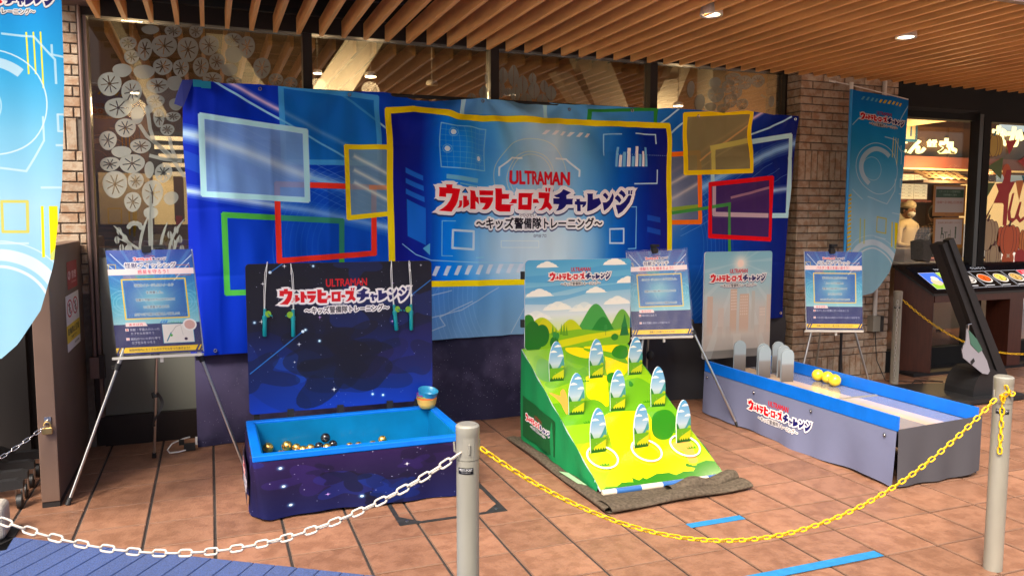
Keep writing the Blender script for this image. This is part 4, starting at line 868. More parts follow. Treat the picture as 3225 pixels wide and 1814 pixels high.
# ------------------------------------------------------------------ shop front, left part
GY=5.50
shop=thing('shop_window','long dark framed shop window with pale leaf decals behind the banner','window')
mb=MB()
mb.box((-.70,5.47,0),(-.655,5.56,3.0))
for x0,x1 in ((.612,.672),(1.930,1.995),(3.256,3.32),(4.563,4.58)): mb.box((x0,5.455,.19),(x1,5.56,2.66))
mb.box((-.70,5.44,2.652),(4.58,5.56,3.0)); mb.box((-.655,5.45,0),(4.58,5.56,.188))
part('frame',mb,G['frame'],shop)
mb=MB(); mb.box((-.672,5.44,.19),(-.655,5.47,2.65)); part('side_strip',mb,G['frame_light'],shop)
for x0,x1 in ((-.653,.61),(.674,1.928),(1.997,3.254),(3.322,4.561)):
    mb=MB(); mb.box((x0,GY,.19),(x1,GY+.008,2.65)); part('pane',mb,G['glass'],shop)
DEC=[(-0.434,2.513,0.043,0.039,1),(-0.341,2.483,0.039,0.064,1),(-0.418,2.431,0.038,0.042,1),(-0.229,2.513,0.068,0.065,1),(-0.092,2.502,0.058,0.073,1),(0.034,2.537,0.054,0.061,1),(-0.306,2.606,0.045,0.028,0),(-0.174,2.607,0.047,0.035,1),(-0.041,2.618,0.037,0.038,1),(-0.474,2.347,0.05,0.039,0),(-0.351,2.346,0.056,0.042,0),(-0.242,2.386,0.052,0.05,1),(-0.137,2.383,0.043,0.053,1),(-0.019,2.399,0.044,0.059,1),(0.078,2.438,0.044,0.049,1),(0.152,2.392,0.045,0.039,0),(-0.547,2.26,0.061,0.069,1),(-0.426,2.218,0.053,0.073,1),(-0.277,2.266,0.06,0.045,1),(-0.175,2.287,0.043,0.045,0),(0.047,2.327,0.051,0.043,1),(-0.292,2.169,0.049,0.038,1),(-0.175,2.155,0.036,0.037,0),(-0.504,2.117,0.068,0.062,1),(-0.399,2.077,0.033,0.054,0),(-0.331,2.118,0.024,0.025,0),(-0.276,2.065,0.03,0.055,1),(-0.194,2.077,0.04,0.03,1),(-0.469,1.997,0.055,0.055,1),(-0.23,1.994,0.038,0.035,1),(-0.57,1.916,0.045,0.056,1),(-0.388,1.887,0.056,0.042,1),(-0.498,1.848,0.053,0.034,0),(-0.565,1.771,0.051,0.042,1),(-0.441,1.777,0.067,0.057,1),(-0.344,1.741,0.025,0.051,0),(-0.262,1.723,0.047,0.059,1),(-0.542,1.647,0.064,0.081,1),(-0.424,1.669,0.042,0.051,1),(-0.33,1.594,0.057,0.08,1),(-0.224,1.564,0.04,0.041,0),(-0.446,1.539,0.045,0.059,1),(0.182,2.584,0.05,0.041,1),(0.179,2.321,0.045,0.026,1),(-0.09,2.501,0.058,0.074,1),(0.265,2.545,0.045,0.067,1),(0.354,2.417,0.051,0.064,1),(0.44,2.346,0.042,0.041,1),(0.532,2.326,0.042,0.043,1),(0.181,2.488,0.048,0.05,0)]
DEC2=[(2.041,2.476,0.034,0.058,2),(2.124,2.476,0.038,0.078,2),(2.196,2.417,0.038,0.069,2),(2.275,2.466,0.027,0.044,2),(2.369,2.417,0.028,0.045,2),(2.288,2.383,0.042,0.064,2),(2.025,2.377,0.03,0.059,2),(2.137,2.344,0.034,0.059,2),(2.426,2.37,0.039,0.055,2),(2.078,2.361,0.021,0.029,2),(2.223,2.31,0.044,0.05,2),(2.355,2.317,0.039,0.045,2),(1.893,2.341,0.033,0.053,2),(1.914,2.448,0.01,0.039,2),(1.8,2.306,0.031,0.029,2),(3.887,2.534,0.05,0.046,0),(3.897,2.442,0.073,0.06,1),(4.065,2.583,0.074,0.044,1),(4.014,2.514,0.056,0.049,1),(4.102,2.475,0.047,0.055,1),(4.181,2.557,0.061,0.055,1),(4.31,2.576,0.062,0.05,1),(4.044,2.401,0.06,0.055,1),(4.16,2.379,0.054,0.044,1),(3.742,2.369,0.045,0.065,0),(3.655,2.472,0.032,0.064,0),(4.455,2.417,0.028,0.045,0),(3.973,2.337,0.053,0.033,1),(3.847,2.341,0.053,0.033,0)]
def leaf(x,z,rx,rz,t,k):
    m_=MB(); n=28; y=GY-.004; rg=random.Random(k); ph=rg.uniform(0,.8); am=rg.uniform(.03,.09)
    def e(a,f=1.0):
        q=1+am*math.sin(2*a+ph)+.03*math.sin(3*a)
        if t==2: q*= (1+.18*abs(math.sin(a))**3)*(1-.05*abs(math.cos(a)))
        return (x+rx*f*q*math.cos(a), z+rz*f*q*math.sin(a))
    if t==0: 
        m_.add([(a_[0],y,a_[1]) for a_ in [e(2*math.pi*i/n) for i in range(n)]],[tuple(range(n))[::-1]])
    elif t==1:   # disc cut by spokes
        ns=rg.choice((7,8,8)); off=rg.uniform(0,.7); g=.10
        for s_ in range(ns):
            a0=off+2*math.pi*s_/ns; a1=off+2*math.pi*(s_+1)/ns
            w=.0030
            def o(a,f,s): q=e(a,f); return (q[0]-math.sin(a)*w*s, q[1]+math.cos(a)*w*s)
            P=[o(a0,.10,1)]+[o(a0,.72,1),e(a0,.76)]+[e(a0,1)]+[e(a0+(a1-a0)*i/4) for i in (1,2,3)]+[e(a1,1),e(a1,.76),o(a1,.72,-1),o(a1,.10,-1)]
            m_.add([(p_[0],y,p_[1]) for p_ in P],[tuple(range(len(P)))[::-1]])
    else:        # pointed leaf split along the rib
        for s_ in (-1,1):
            P=[(x+s_*.0025,z-rz)]+[(x+s_*(rx*math.sin(math.pi*u_)**.8+.0025),z-rz+2*rz*u_) for u_ in np.linspace(.08,.95,9)]+[(x+s_*.0025,z+rz)]
            m_.add([(p_[0],y,p_[1]) for p_ in P],[tuple(range(len(P)))[::s_]])
            for q in (.3,.5,.7): pass
    part('leaf_decal',m_,G['decal'],shop)
for k,(x,z,rx,rz,t) in enumerate([q for q in DEC if q[:2]!=(-.09,2.501)]+DEC2): leaf(x,z,rx*1.06,rz*1.06,t,k)
# stems, flowers and grass decals low down on the first pane
def strip_decal(pts,w,nm='stem_decal'):
    m_=MB(); y=GY-.005; P=[Vector((p[0],y,p[1])) for p in pts]; n=len(P); vs=[];fs=[]
    for i,p in enumerate(P):
        t=(P[min(i+1,n-1)]-P[max(i-1,0)]).normalized(); nn=Vector((-t.z,0,t.x)); ww=w*(1-.75*abs(2*i/(n-1)-1)**2) if nm=='blade_decal' else w
        vs+= [p+nn*ww,p-nn*ww]
    for i in range(n-1): fs.append((2*i,2*i+1,2*i+3,2*i+2))
    m_.add(vs,fs); part(nm,m_,G['decal'],shop)
for x,a,h in ((-.46,-.10,.20),(-.42,.06,.26),(-.36,.02,.40),(-.345,.0,.42),(-.30,.05,.22),(-.25,.10,.24),(-.40,-.14,.12),(-.22,.04,.14),(-.5,.03,.1)):
    strip_decal([(x+a*u_*u_,1.19+h*u_) for u_ in np.linspace(0,1,7)],.009,'blade_decal')
for x,z in ((-.52,1.25),(-.50,1.31),(-.545,1.30),(-.53,1.355),(-.56,1.22),(-.49,1.24),(-.20,1.36),(-.18,1.30),(-.22,1.28),(-.17,1.24),(-.24,1.33)): leaf(x,z,.012,.026,2,int(x*100))
for a in range(6): leaf(-.44+.035*math.cos(a*.55+.1),1.375+.03*math.sin(a*.55+.1),.013,.016,0,a)
leaf(-.345,1.47,.042,.038,0,4)
for p in ([(-.34,2.12),(-.33,2.0),(-.31,1.92),(-.2,1.80),(-.14,1.70)],[(-.39,2.02),(-.35,1.95),(-.29,1.90),(-.2,1.82)],[(-.34,1.83),(-.26,1.81),(-.15,1.80)],[(-.22,1.95),(-.21,1.88),(-.18,1.8)]): strip_decal(p,.011,'branch_decal')
# interior behind the glass
inn=link('shop_interior',None,kind='structure')
mb=MB(); mb.box((-1.4,8.9,0),(5.5,9.0,3.6)); part('back_wall',mb,G['interior_wall'],inn)
mb=MB(); mb.box((-1.4,5.58,3.3),(5.5,9.0,3.4)); part('ceiling',mb,G['interior_ceiling'],inn)
mb=MB(); mb.box((-1.4,5.58,-.05),(5.5,9.0,0)); part('floor',mb,G['wall_brown'],inn)
mb=MB(); mb.box((5.45,5.58,0),(5.55,9.0,3.4)); mb.box((-1.5,5.4,0),(-1.4,9.0,3.4)); part('side_wall',mb,G['interior_wall'],inn)
mb=MB(); mb.box((-.65,5.488,.19),(.61,5.494,1.19)); part('window_backing',mb,G['grey_panel'],inn)
mb=MB(); mb.box((-.86,7.45,1.38),(-.47,7.55,1.81)); part('cream_panel',mb,G['cream_dim'],inn)
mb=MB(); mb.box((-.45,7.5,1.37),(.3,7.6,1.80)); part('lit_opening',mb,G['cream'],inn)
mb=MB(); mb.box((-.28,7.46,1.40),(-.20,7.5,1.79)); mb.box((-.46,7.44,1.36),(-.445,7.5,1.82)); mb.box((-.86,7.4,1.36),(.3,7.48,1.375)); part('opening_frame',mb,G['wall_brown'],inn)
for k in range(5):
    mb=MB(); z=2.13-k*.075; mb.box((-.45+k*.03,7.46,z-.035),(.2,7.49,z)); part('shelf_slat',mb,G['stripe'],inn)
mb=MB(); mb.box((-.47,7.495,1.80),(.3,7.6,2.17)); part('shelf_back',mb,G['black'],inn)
mb=MB(); mb.box((-1.2,7.6,1.8),(-.47,7.7,2.3)); part('wall_brown',mb,G['wall_brown'],inn)
mb=MB(); mb.box((-1.1,6.9,0),(.3,7.2,1.20)); part('counter',mb,G['wall_brown'],inn)
mb=MB(); mb.box((-.27,7.43,1.37),(-.22,7.45,1.45)); part('small_red_sign',mb,G['d_red'],inn)
def quad_beam(P,y0,y1):
    m_=MB(); m_.prism(P,lambda a,b:(a,y0,b),lambda a,b:(a,y1,b)); part('brace',m_,G['beam_white'],inn)
for P in ([(3.391,2.94),(3.567,2.94),(3.95,2.42),(3.79,2.42)],[(3.536,3.3),(3.936,3.3),(4.40,2.35),(4.0,2.35)],[(4.90,3.3),(5.12,3.3),(4.70,2.35),(4.45,2.35)],[(4.68,2.93),(4.86,2.95),(4.5,2.42),(4.38,2.42)],[(.026,3.05),(.225,3.05),(.70,2.35),(.46,2.35)],[(1.25,3.1),(1.60,3.1),(1.10,2.30),(.72,2.30)],[(-.75,3.1),(-.66,3.1),(-.30,2.3),(-.41,2.3)]):
    quad_beam(P,7.5+random.uniform(0,.1),7.75)
mb=MB(); mb.box((5.72-.45,7.5,2.3),(5.9-.45,7.8,3.3)); part('post',mb,G['beam_white'],inn)
def pendant(x,y,z,lab,lit=True,r=.055):
    t=thing('pendant_lamp',lab,'lamp','ceiling lamps inside the shop',(x,y,z))
    m_=MB(); m_.lathe((0,0,0),[(r,0),(r*.95,r*.5),(r*.6,r*.8),(.01,r*.85)],20); part('shade',m_,G['lamp_rim'] if lit else G['beam_white'],t,True)
    m_=MB(); m_.lathe((0,0,-.004),[(0,0),(r*.9,0),(r*.9,.006),(0,.006)],16); part('bulb',m_,G['lamp'] if lit else G['cream_dim'],t)
    m_=MB(); m_.tube([(0,0,r*.8),(0,0,3.3-z)],.004,6); part('rod',m_,G['beam_white'],t)
    if lit:
        ld=bpy.data.lights.new('pendant_glow','POINT'); ld.energy=14; ld.color=(1,.66,.34); ld.shadow_soft_size=.08
        lo=bpy.data.objects.new('pendant_glow',ld); COL.objects.link(lo); lo.parent=t; lo.location=(0,0,-.12)
pendant(1.40,7.2,2.70,'brightly lit round ceiling lamp behind the second window pane')
pendant(.93,7.2,2.70,'tilted lit lamp left of the bright lamp behind the second pane',r=.04)
pendant(1.97,7.2,2.66,'unlit white lamp hanging behind the second window pane',False)
pendant(4.7,7.3,2.62,'lit lamp low behind the fourth window pane near the brick column')
pendant(-.52,7.0,2.42,'small lit lamp behind the leaf decals of the first pane',r=.035)
# ------------------------------------------------------------------ brick columns
def brickwall(t,face,x0,x1,ypl,z0,z1,bands,pitch=.0627,bl=.222,off0=0,axis='x',zoff=0,side=0):
    """bricks laid on one face; axis x: face looks to -y at ypl; axis y: face looks to -x at ypl(x)"""
    meshes={}
    def put(a,b,c,d):
        w,h=round(b-a,4),round(d-c,4)
        if w<.02: return
        k=(w,h)
        if k not in meshes:
            m_=MB(); e=.003; D=.012
            if axis=='x':
                vs=[(0,0,0),(w,0,0),(w,0,h),(0,0,h),(0,-D+e,0),(w,-D+e,0),(w,-D+e,h),(0,-D+e,h),(e,-D,e),(w-e,-D,e),(w-e,-D,h-e),(e,-D,h-e)]
            else:
                vs=[(0,w,0),(0,0,0),(0,0,h),(0,w,h),(-D+e,w,0),(-D+e,0,0),(-D+e,0,h),(-D+e,w,h),(-D,w-e,e),(-D,e,e),(-D,e,h-e),(-D,w-e,h-e)]
            fs=[(0,1,5,4),(1,2,6,5),(2,3,7,6),(3,0,4,7),(4,5,9,8),(5,6,10,9),(6,7,11,10),(7,4,8,11),(8,9,10,11)]
            m_.add(vs,fs); meshes[k]=m_.mesh('brick',G['brick'])
        jit=random.uniform(-.0015,.0015)
        link('brick',meshes[k],t,(a,ypl+jit,c) if axis=='x' else (ypl+jit,a,c))
    g=.009; z=z0; row=0
    while z<z1-.01:
        bnd=[b for b in bands if abs(z-b[0])<.03]
        if bnd:
            zt=bnd[0][1]; x=x0
            while x<x1-.02: xe=min(x+.0627,x1); put(x,xe-g*.8,z,zt-g); x=xe
            z=zt; row+=1; continue
        nxt=z+pitch; zt=min(nxt,z1)
        x=x0-(bl/2 if (row+side)%2 else 0)
        while x<x1-.005:
            a=max(x,x0); b=min(x+bl,x1); 
            if b-a>.02: put(a,b-(g if b<x1 else 0),z,zt-g)
            x+=bl
        z=nxt; row+=1
colm=thing('brick_column','square tan brick column with upright brick bands on the right','column','tan brick columns')
mb=MB(); mb.box((4.585,5.293,0),(5.62,5.6,3.0)); part('core',mb,G['mortar'],colm)
brickwall(colm,0,4.588,5.63,5.294,.0,2.98,[(.0627*1,.0627*4),(.0627*28,.0627*32)])
brickwall(colm,0,5.28,5.45,4.586,.0,2.7,[(.0627*1,.0627*4),(.0627*28,.0627*32)],axis='y',bl=.17)
lcol=thing('brick_pillar','narrow sunlit brick pillar beside the brown metal cabinet on the left','column','tan brick columns')
mb=MB(); mb.box((-1.38,5.463,0),(-.706,5.6,3.1)); part('core',mb,G['mortar'],lcol)
brickwall(lcol,0,-1.04,-.708,5.464,.97,3.05,[(1.825,2.045)],bl=.2)
mb=MB(); mb.box((-.86,5.30,2.70),(-.60,5.46,3.0)); part('cap_box',mb,G['frame_light'],lcol)
mb=MB(); mb.box((-1.38,5.45,0),(-.80,5.463,.97)); part('dark_panel',mb,G['base_dark'],lcol)
# conduit and boxes
t=thing('conduit','white vertical conduit pipe on the brick column','pipe'); mb=MB(); mb.tube([(5.45,5.262,.57),(5.45,5.262,2.98)],.018,10); part('pipe',mb,G['white_pipe'],t,True)
mb=MB(); mb.box((5.39,5.215,.45),(5.47,5.282,.585)); part('junction_box',mb,G['bollard'],t); mb=MB(); mb.box((5.471,5.215,.45),(5.51,5.282,.585)); part('box_cover',mb,G['iron'],t)
t=thing('switch_box','grey electrical box on the dark window frame behind the left easel','box'); mb=MB(); mb.box((-.715,5.38,.45),(-.665,5.44,.58)); part('box',mb,G['frame_light'],t); mb=MB(); mb.box((-.664,5.385,.445),(-.635,5.44,.59)); part('cover',mb,G['frame'],t); mb=MB(); mb.tube([(-.69,5.42,.58),(-.69,5.42,2.7)],.011,8); part('conduit',mb,G['frame_light'],t)
# ------------------------------------------------------------------ event backdrop
def lerp(pts,x):
    return float(np.interp(x,[p[0] for p in pts],[p[1] for p in pts]))
BT=[(-.14,2.268),(.1,2.258),(.32,2.262),(.52,2.253),(.87,2.252),(1.1,2.262),(1.2,2.258),(1.3,2.225),(1.45,2.222),(1.6,2.238),(1.78,2.262),(1.95,2.25),(2.184,2.262),(2.45,2.25),(2.62,2.258),(2.98,2.252),(3.25,2.262),(3.55,2.262),(3.75,2.25),(3.97,2.277),(4.2,2.262),(4.5,2.262)]
BL=[(.56,-.135),(1.0,-.125),(1.6,-.122),(1.9,-.135),(2.27,-.125)]; BR=[(.6,4.405),(1.0,4.402),(1.4,4.412),(1.7,4.43),(2.0,4.458),(2.27,4.492)]
BB=[(-.14,.585),(1.4,.603),(2.8,.61),(4.5,.622)]
PINS=[(-.05,2.26),(.32,2.25),(.87,2.24),(1.78,2.25),(2.44,2.25),(2.95,2.24),(3.52,2.25),(4.42,2.25)]
def folds(x,z):
    d=0
    for i,(px_,pz) in enumerate(PINS):
        dx,dz=x-px_,pz-z+.02; r=math.hypot(dx,dz); th=math.atan2(dx,dz+.05)
        amp={3:.034,4:.018,7:.012,2:.012}.get(i,.007)
        d+=amp*math.exp(-((r-.35)/.55)**2)*math.cos(th*9+i)*min(1,r*4)
    d+=.010*math.sin(x*5.3+.6*math.sin(z*2.2))*(.4+.6*(2.26-z)/1.6)+.006*math.sin(x*13+z*3+1)+.0045*math.sin(x*29-z*5)+.0022*math.sin(x*47+z*8+math.sin(z*4))
    # slack diagonal folds in the middle and at the right end
    d+=.026*math.exp(-((x-1.50)-(2.2-z)*.55)**2/.005)*math.exp(-((z-1.95)/.32)**2)
    d-=.024*math.exp(-((x-1.64)-(2.2-z)*.6)**2/.005)*math.exp(-((z-1.85)/.35)**2)
    d+=.016*math.exp(-((x-2.02)-(2.2-z)*.30)**2/.003)*math.exp(-((z-1.85)/.35)**2)
    d+=.018*math.exp(-((x-2.55)+(2.2-z)*-.35)**2/.01)*math.exp(-((z-1.95)/.25)**2)
    d+=.013*math.exp(-((x-4.15)-(2.2-z)*.25)**2/.0022)*math.exp(-((z-1.9)/.30)**2)
    d-=.013*math.exp(-((x-4.25)-(2.2-z)*.22)**2/.0022)*math.exp(-((z-1.9)/.32)**2)
    # ironed-in fold lines
    for cx in (.05,.38,.72,1.06,1.40,1.74,2.08,2.42,2.76,3.10,3.44,3.78,4.12): d+=.0048*math.exp(-abs(x-cx-.008*math.sin(z*6))/.012)
    for cz in (1.92,1.50,1.08): d-=.0042*math.exp(-abs(z-cz-.006*math.sin(x*5))/.010)
    d+=.03*max(0,(-.06-x))*6*.3
    return d
t=thing('backdrop_banner','wide blue printed cloth banner with coloured rectangles hung across the windows','banner')
def bfn(u,v):
    x0=-.13; x=x0+u*(4.5+.0-x0)
    zb,zt=lerp(BB,x),lerp(BT,x); z=zb+v*(zt-zb); xl,xr=lerp(BL,z),lerp(BR,z); x=xl+u*(xr-xl)
    y=5.195-folds(x,z); 
    if x<-.06: y+=(-.06-x)*.5
    return (x,y,z)
mb=MB(); mb.grid(400,150,bfn,lambda x,y,z:((x+.18)/4.68,(z-.56)/1.74))
part('printed_cloth',mb,PR['backdrop'],t,'all')
mb=MB(); mb.add([(-.125,5.19,2.262),(-.06,5.183,2.267),(-.125,5.186,2.10),(-.175,5.20,2.12),(-.16,5.215,2.18)],[(0,2,1),(0,3,2),(0,4,3)]); part('folded_corner',mb,mat('navy_cloth',(.01,.02,.20),.7),t)
gi=MB(); gi.ring((0,0,0),.009,.0035,16,6,Vector((1,0,0)),Vector((0,0,1))); gm=gi.mesh('grommet',G['chrome'],True)
for x,z in ((.32,2.235),(.87,2.230),(1.785,2.240),(2.44,2.215),(2.95,2.232),(3.52,2.215),(4.45,2.235),(.01,.615),(3.32,.64),(4.38,.66)):
    link('grommet',gm,t,(x,5.195-folds(x,z)-.006,z))
tp=MB(); tp.box((-.065,5.160,2.222),(-.015,5.1615,2.264)); part('tape_patch',tp,G['tape_teal'],t); tp=MB(); tp.box((-.02,5.158,2.216),(.035,5.1595,2.258)); part('tape_patch',tp,G['tape_teal'],t)
mb=MB(); mb.tube([(-.12,5.235,2.25),(4.48,5.235,2.25)],.012,8); part('hanging_rail',mb,G['black'],t)
# lower cloths
t=thing('starry_cloth','dark purple starry cloth hanging to the floor under the blue banner','cloth')
def lfn(u,v): x=-.112+u*2.86; z=.003+v*.70; return (x,5.222+.010*math.sin(x*9+z)+.006*math.sin(x*23)*(1-v)+.004*math.sin(z*14+x*3),z)
mb=MB(); mb.grid(120,20,lfn); part('cloth_sheet',mb,G['galaxy_cloth'],t,'all')
mb=MB(); mb.grid(120,1,lambda u,v:(lfn(u,0)[0],lfn(u,0)[1]-.004,.045+v*.002)); part('hem_seam',mb,G['purple_side'],t)
t=thing('lower_cloth_right','plain dark crumpled cloth hanging behind the middle easel','cloth')
mb=MB(); mb.grid(90,24,lambda u,v:(2.76+u*1.68,5.225+.014*math.sin(u*21+v*2)+.010*math.sin(u*9-v*7)+.006*math.sin(v*17+u*4),.003+v*.70)); part('cloth_sheet',mb,G['dark_cloth'],t,'all')  # darker, starless sheet next to the starry cloth
# ------------------------------------------------------------------ fishing tub
TX0,TX1,TY0,TY1,TZ=.155,1.235,3.825,4.525,.318
t=thing('fishing_tub','blue rimmed fishing game tub with starry skirt and upright backboard','game',None)
def frame_ring(m_,a0,a1,b0,b1,w,z0,z1):
    m_.box((a0,b0,z0),(a1,b0+w,z1)); m_.box((a0,b1-w,z0),(a1,b1,z1)); m_.box((a0,b0+w,z0),(a0+w,b1-w,z1)); m_.box((a1-w,b0+w,z0),(a1,b1-w,z1))
mb=MB(); frame_ring(mb,TX0,TX1,TY0,TY1,.045,TZ-.03,TZ); o=part('rim',mb,G['rim_blue'],t)
bv=o.modifiers.new('bevel','BEVEL'); bv.width=.004; bv.segments=2
mb=MB(); frame_ring(mb,TX0+.044,TX1-.044,TY0+.044,TY1-.044,.008,.13,TZ-.012); mb.box((TX0+.04,TY0+.04,.130),(TX1-.04,TY1-.04,.140)); part('basin',mb,G['tub_inner'],t)
def skirt(s):  # perimeter s in 0..4 corners rounded below
    return
P=[(TX0,TY1),(TX0,TY0),(TX1,TY0),(TX1,TY1)]
def per(s):
    # s in metres along left side, front, right side
    a=TY1-TY0; b=TX1-TX0
    if s<a: return TX0,TY1-s,(-1,0)
    if s<a+b: return TX0+(s-a),TY0,(0,-1)
    return TX1,TY0+(s-a-b),(1,0)
tot=2*(TY1-TY0)+(TX1-TX0)
def sfn(u,v):
    s=u*tot; x,y,n=per(s); a=TY1-TY0; b=TX1-TX0; dn=1-v
    c1=math.exp(-((s-a)/.05)**2); c2=math.exp(-((s-a-b)/.05)**2)
    out=.004+dn*(.012+.010*math.sin(s*11)+.006*math.sin(s*27))+ (c1+c2)*(-.006)
    x+=n[0]*out; y+=n[1]*out
    if c1>.01: x+=c1*.03*dn*1.4; y+=c1*.01*dn-c1*.02*dn
    if c2>.01: x-=c2*.012
    z=.012+v*(TZ-.03-.012)+ (.010*c1*dn) + .006*math.sin(s*6+1)*dn
    return (x,y,z)
mb=MB(); mb.grid(180,10,sfn); part('skirt',mb,PR['skirt'],t,'all')
BX0,BX1,BZ0,BZ1,BYy=.176,1.232,.345,1.188,4.545
mb=MB()
def rrect(x0,z0,x1,z1,r,n=5):
    P=[]
    for cx,cz,a0 in ((x1-r,z1-r,0),(x0+r,z1-r,90),(x0+r,z0+r,180),(x1-r,z0+r,270)):
        for i in range(n+1): a=R(a0+90*i/n); P.append((cx+r*math.cos(a),cz+r*math.sin(a)))
    return P
def board(name,x0,z0,x1,z1,y,th,m_front,parent,r=.02,m_edge=None,lean=0):
    P=rrect(x0,z0,x1,z1,r); m_=MB(); n=len(P); f=lambda a,b,yy:(a,yy+(b-z0)*lean,b)
    vs=[f(a,b,y) for a,b in P]+[f(a,b,y+th) for a,b in P]
    fs=[tuple(range(n))]; uv=[[((a-x0)/(x1-x0),(b-z0)/(z1-z0)) for a,b in P]]
    m_.add(vs,fs,uv,0); m_.add(vs,[tuple(range(n,2*n))[::-1]]+[(i,n+i,n+(i+1)%n,(i+1)%n) for i in range(n)],None,1)
    return part(name,m_,[m_front,m_edge or G['board_edge']],parent)
board('backboard',BX0,BZ0,BX1,BZ1,BYy,.012,PR['tubboard'],t,.022,G['purple_side'])
for x in (.38,.66,.95,1.12): mb=MB(); mb.box((x,4.528,.305),(x+.035,4.56,.36)); part('bracket',mb,G['black'],t)
for x in (.2,1.15): mb=MB(); mb.box((x,4.557,0),(x+.03,4.575,1.1)); part('support_leg',mb,G['black'],t)
o=part('side_logo',(lambda m_:(m_.grid(8,4,lambda u,v:(TX0-.022-(1-v)*.006,4.46-u*.55,.055+v*.16)),m_)[1])(MB()),printmat('tub_side_logo',paint_side(.55,.16,.03,.04,.48,(24,16,48)),.7),t)
# rods hanging over the backboard
def rod(x,z,lab,ang=0,reel=1,flip=False):
    t=thing('fishing_rod',lab,'fishing rod','toy fishing rods hung on the starry backboard',(x,4.528,z))
    t.rotation_euler=(0,ang,math.pi if flip else 0)
    m_=MB(); m_.tube([(0,0,-.155),(0,0,-.15),(0,0,-.04),(0,0,-.035),(0,0,.0)],[.008,.0115,.0115,.0085,.0085],12); m_.tube([(0,0,-.04),(0,0,-.06)],.0135,12); part('handle',m_,G['teal'],t,True)
    m_=MB(); m_.lathe((.016,0,-.03),[(.017,-.008),(.019,0),(.017,.008)],18,axis='y'); part('reel',m_,G['lime'],t,True)
    m_=MB(); m_.tube([(.016,-.014,-.03),(.034,-.014,-.038)],.003,6); m_.sphere((.036,-.016,-.038),.005,8,6); part('crank',m_,G['teal'],t,True)
    m_=MB(); m_.tube([(0,0,0),(.001,0,.08),(.006,0,.17),(.012,.004,.245),(.014,.02,.258),(.014,.045,.25),(.015,.05,.2)],.0022,6); m_.tube([(-.004,0,0),(-.005,0,.1),(.0,0,.2),(.012,.005,.252)],.0016,6); part('line',m_,G['cord_white'],t,True)
rod(.272,.940,'leftmost toy fishing rod with its green reel showing on the starry board',.03)
rod(.424,.930,'second toy fishing rod from the left hanging over the red lettering',-.02,1,True)
rod(.998,.935,'third toy fishing rod hanging slightly tilted with green reel, right side',-.09)
rod(1.100,.933,'rightmost toy fishing rod hanging straight with white tie at its grip',.0,1,True)
# balls in the tub
def ball(x,y,z,r,m_,lab,cat='ball',grp=None,nm='capsule_ball'):
    b_=MB(); b_.sphere((0,0,0),r,20,14); o=part(nm,b_,G[m_],None,'all'); o.location=(x,y,z); tag(o,lab,cat,grp)
    if nm=='capsule_ball':
        s_=MB(); s_.ring((0,0,0),r,.0008,24,5); q=part('seam',s_,G[m_],o,True); q.rotation_euler=(random.random(),random.random(),0)
    return o
gg='gold capsule balls in the tub'; bb='black capsule balls in the tub'
for x,y,z,r,lab in ((.265,4.45,.175,.029,'gold capsule ball alone at the far left inside the tub'),(.366,4.446,.176,.029,'large gold capsule ball second from the left in the tub'),(.414,4.412,.170,.024,'gold capsule ball third from the left in the tub'),
    (.447,4.375,.166,.022,'small gold capsule ball just left of the leaning gold pair'),(.487,4.385,.168,.023,'gold capsule ball touching the black pile on its left'),(.575,4.365,.168,.023,'gold capsule ball in front of the black pyramid of balls'),(.893,4.40,.170,.024,'gold capsule ball on its own toward the right end of the tub'),
    (.70,4.37,.160,.022,'low gold capsule ball barely showing right of the black pile'),(.75,4.365,.160,.022,'low gold capsule ball midway between pile and lone ball'),(.325,4.36,.158,.022,'low gold capsule ball between the two large left ones'),(.83,4.37,.157,.022,'low gold capsule ball just left of the lone gold one')):
    ball(x,y,z,r,'gold',lab,grp=gg)
for x,y,z,r,lab in ((.571,4.40,.214,.027,'black capsule ball on top of the pile in the tub'),(.534,4.39,.170,.025,'black capsule ball at the left foot of the pile'),(.612,4.405,.170,.025,'black capsule ball at the right foot of the pile')): ball(x,y,z,r,'ball_black',lab,grp=bb)
# bowls
def bowl(z,m_,lab,dx=0,rot=0,h=.055):
    b_=MB(); b_.lathe((0,0,0),[(.036,.0),(.043,.004),(.055,h*.55),(.059,h),(.0605,h+.002),(.058,h+.001),(.053,h*.55),(.041,.007),(.0,.006)],32); o=part('bowl',b_,G[m_],None,'all'); o.location=(1.173+dx,4.458,z); o.rotation_euler=(rot,rot*.5,0); tag(o,lab,'bowl','coloured bowls stacked on the tub corner')
bowl(TZ+.001,'bowl_yellow','yellow bowl at the bottom of the stack on the tub corner'); bowl(TZ+.012,'bowl_orange','orange bowl just above the yellow one in the stack'); bowl(TZ+.020,'bowl_green','olive green bowl in the middle of the stack'); bowl(TZ+.030,'bowl_purple','purple bowl right under the tilted blue one'); bowl(TZ+.05,'bowl_blue','translucent blue bowl tipped on top of the stack',.0,.22,.06)
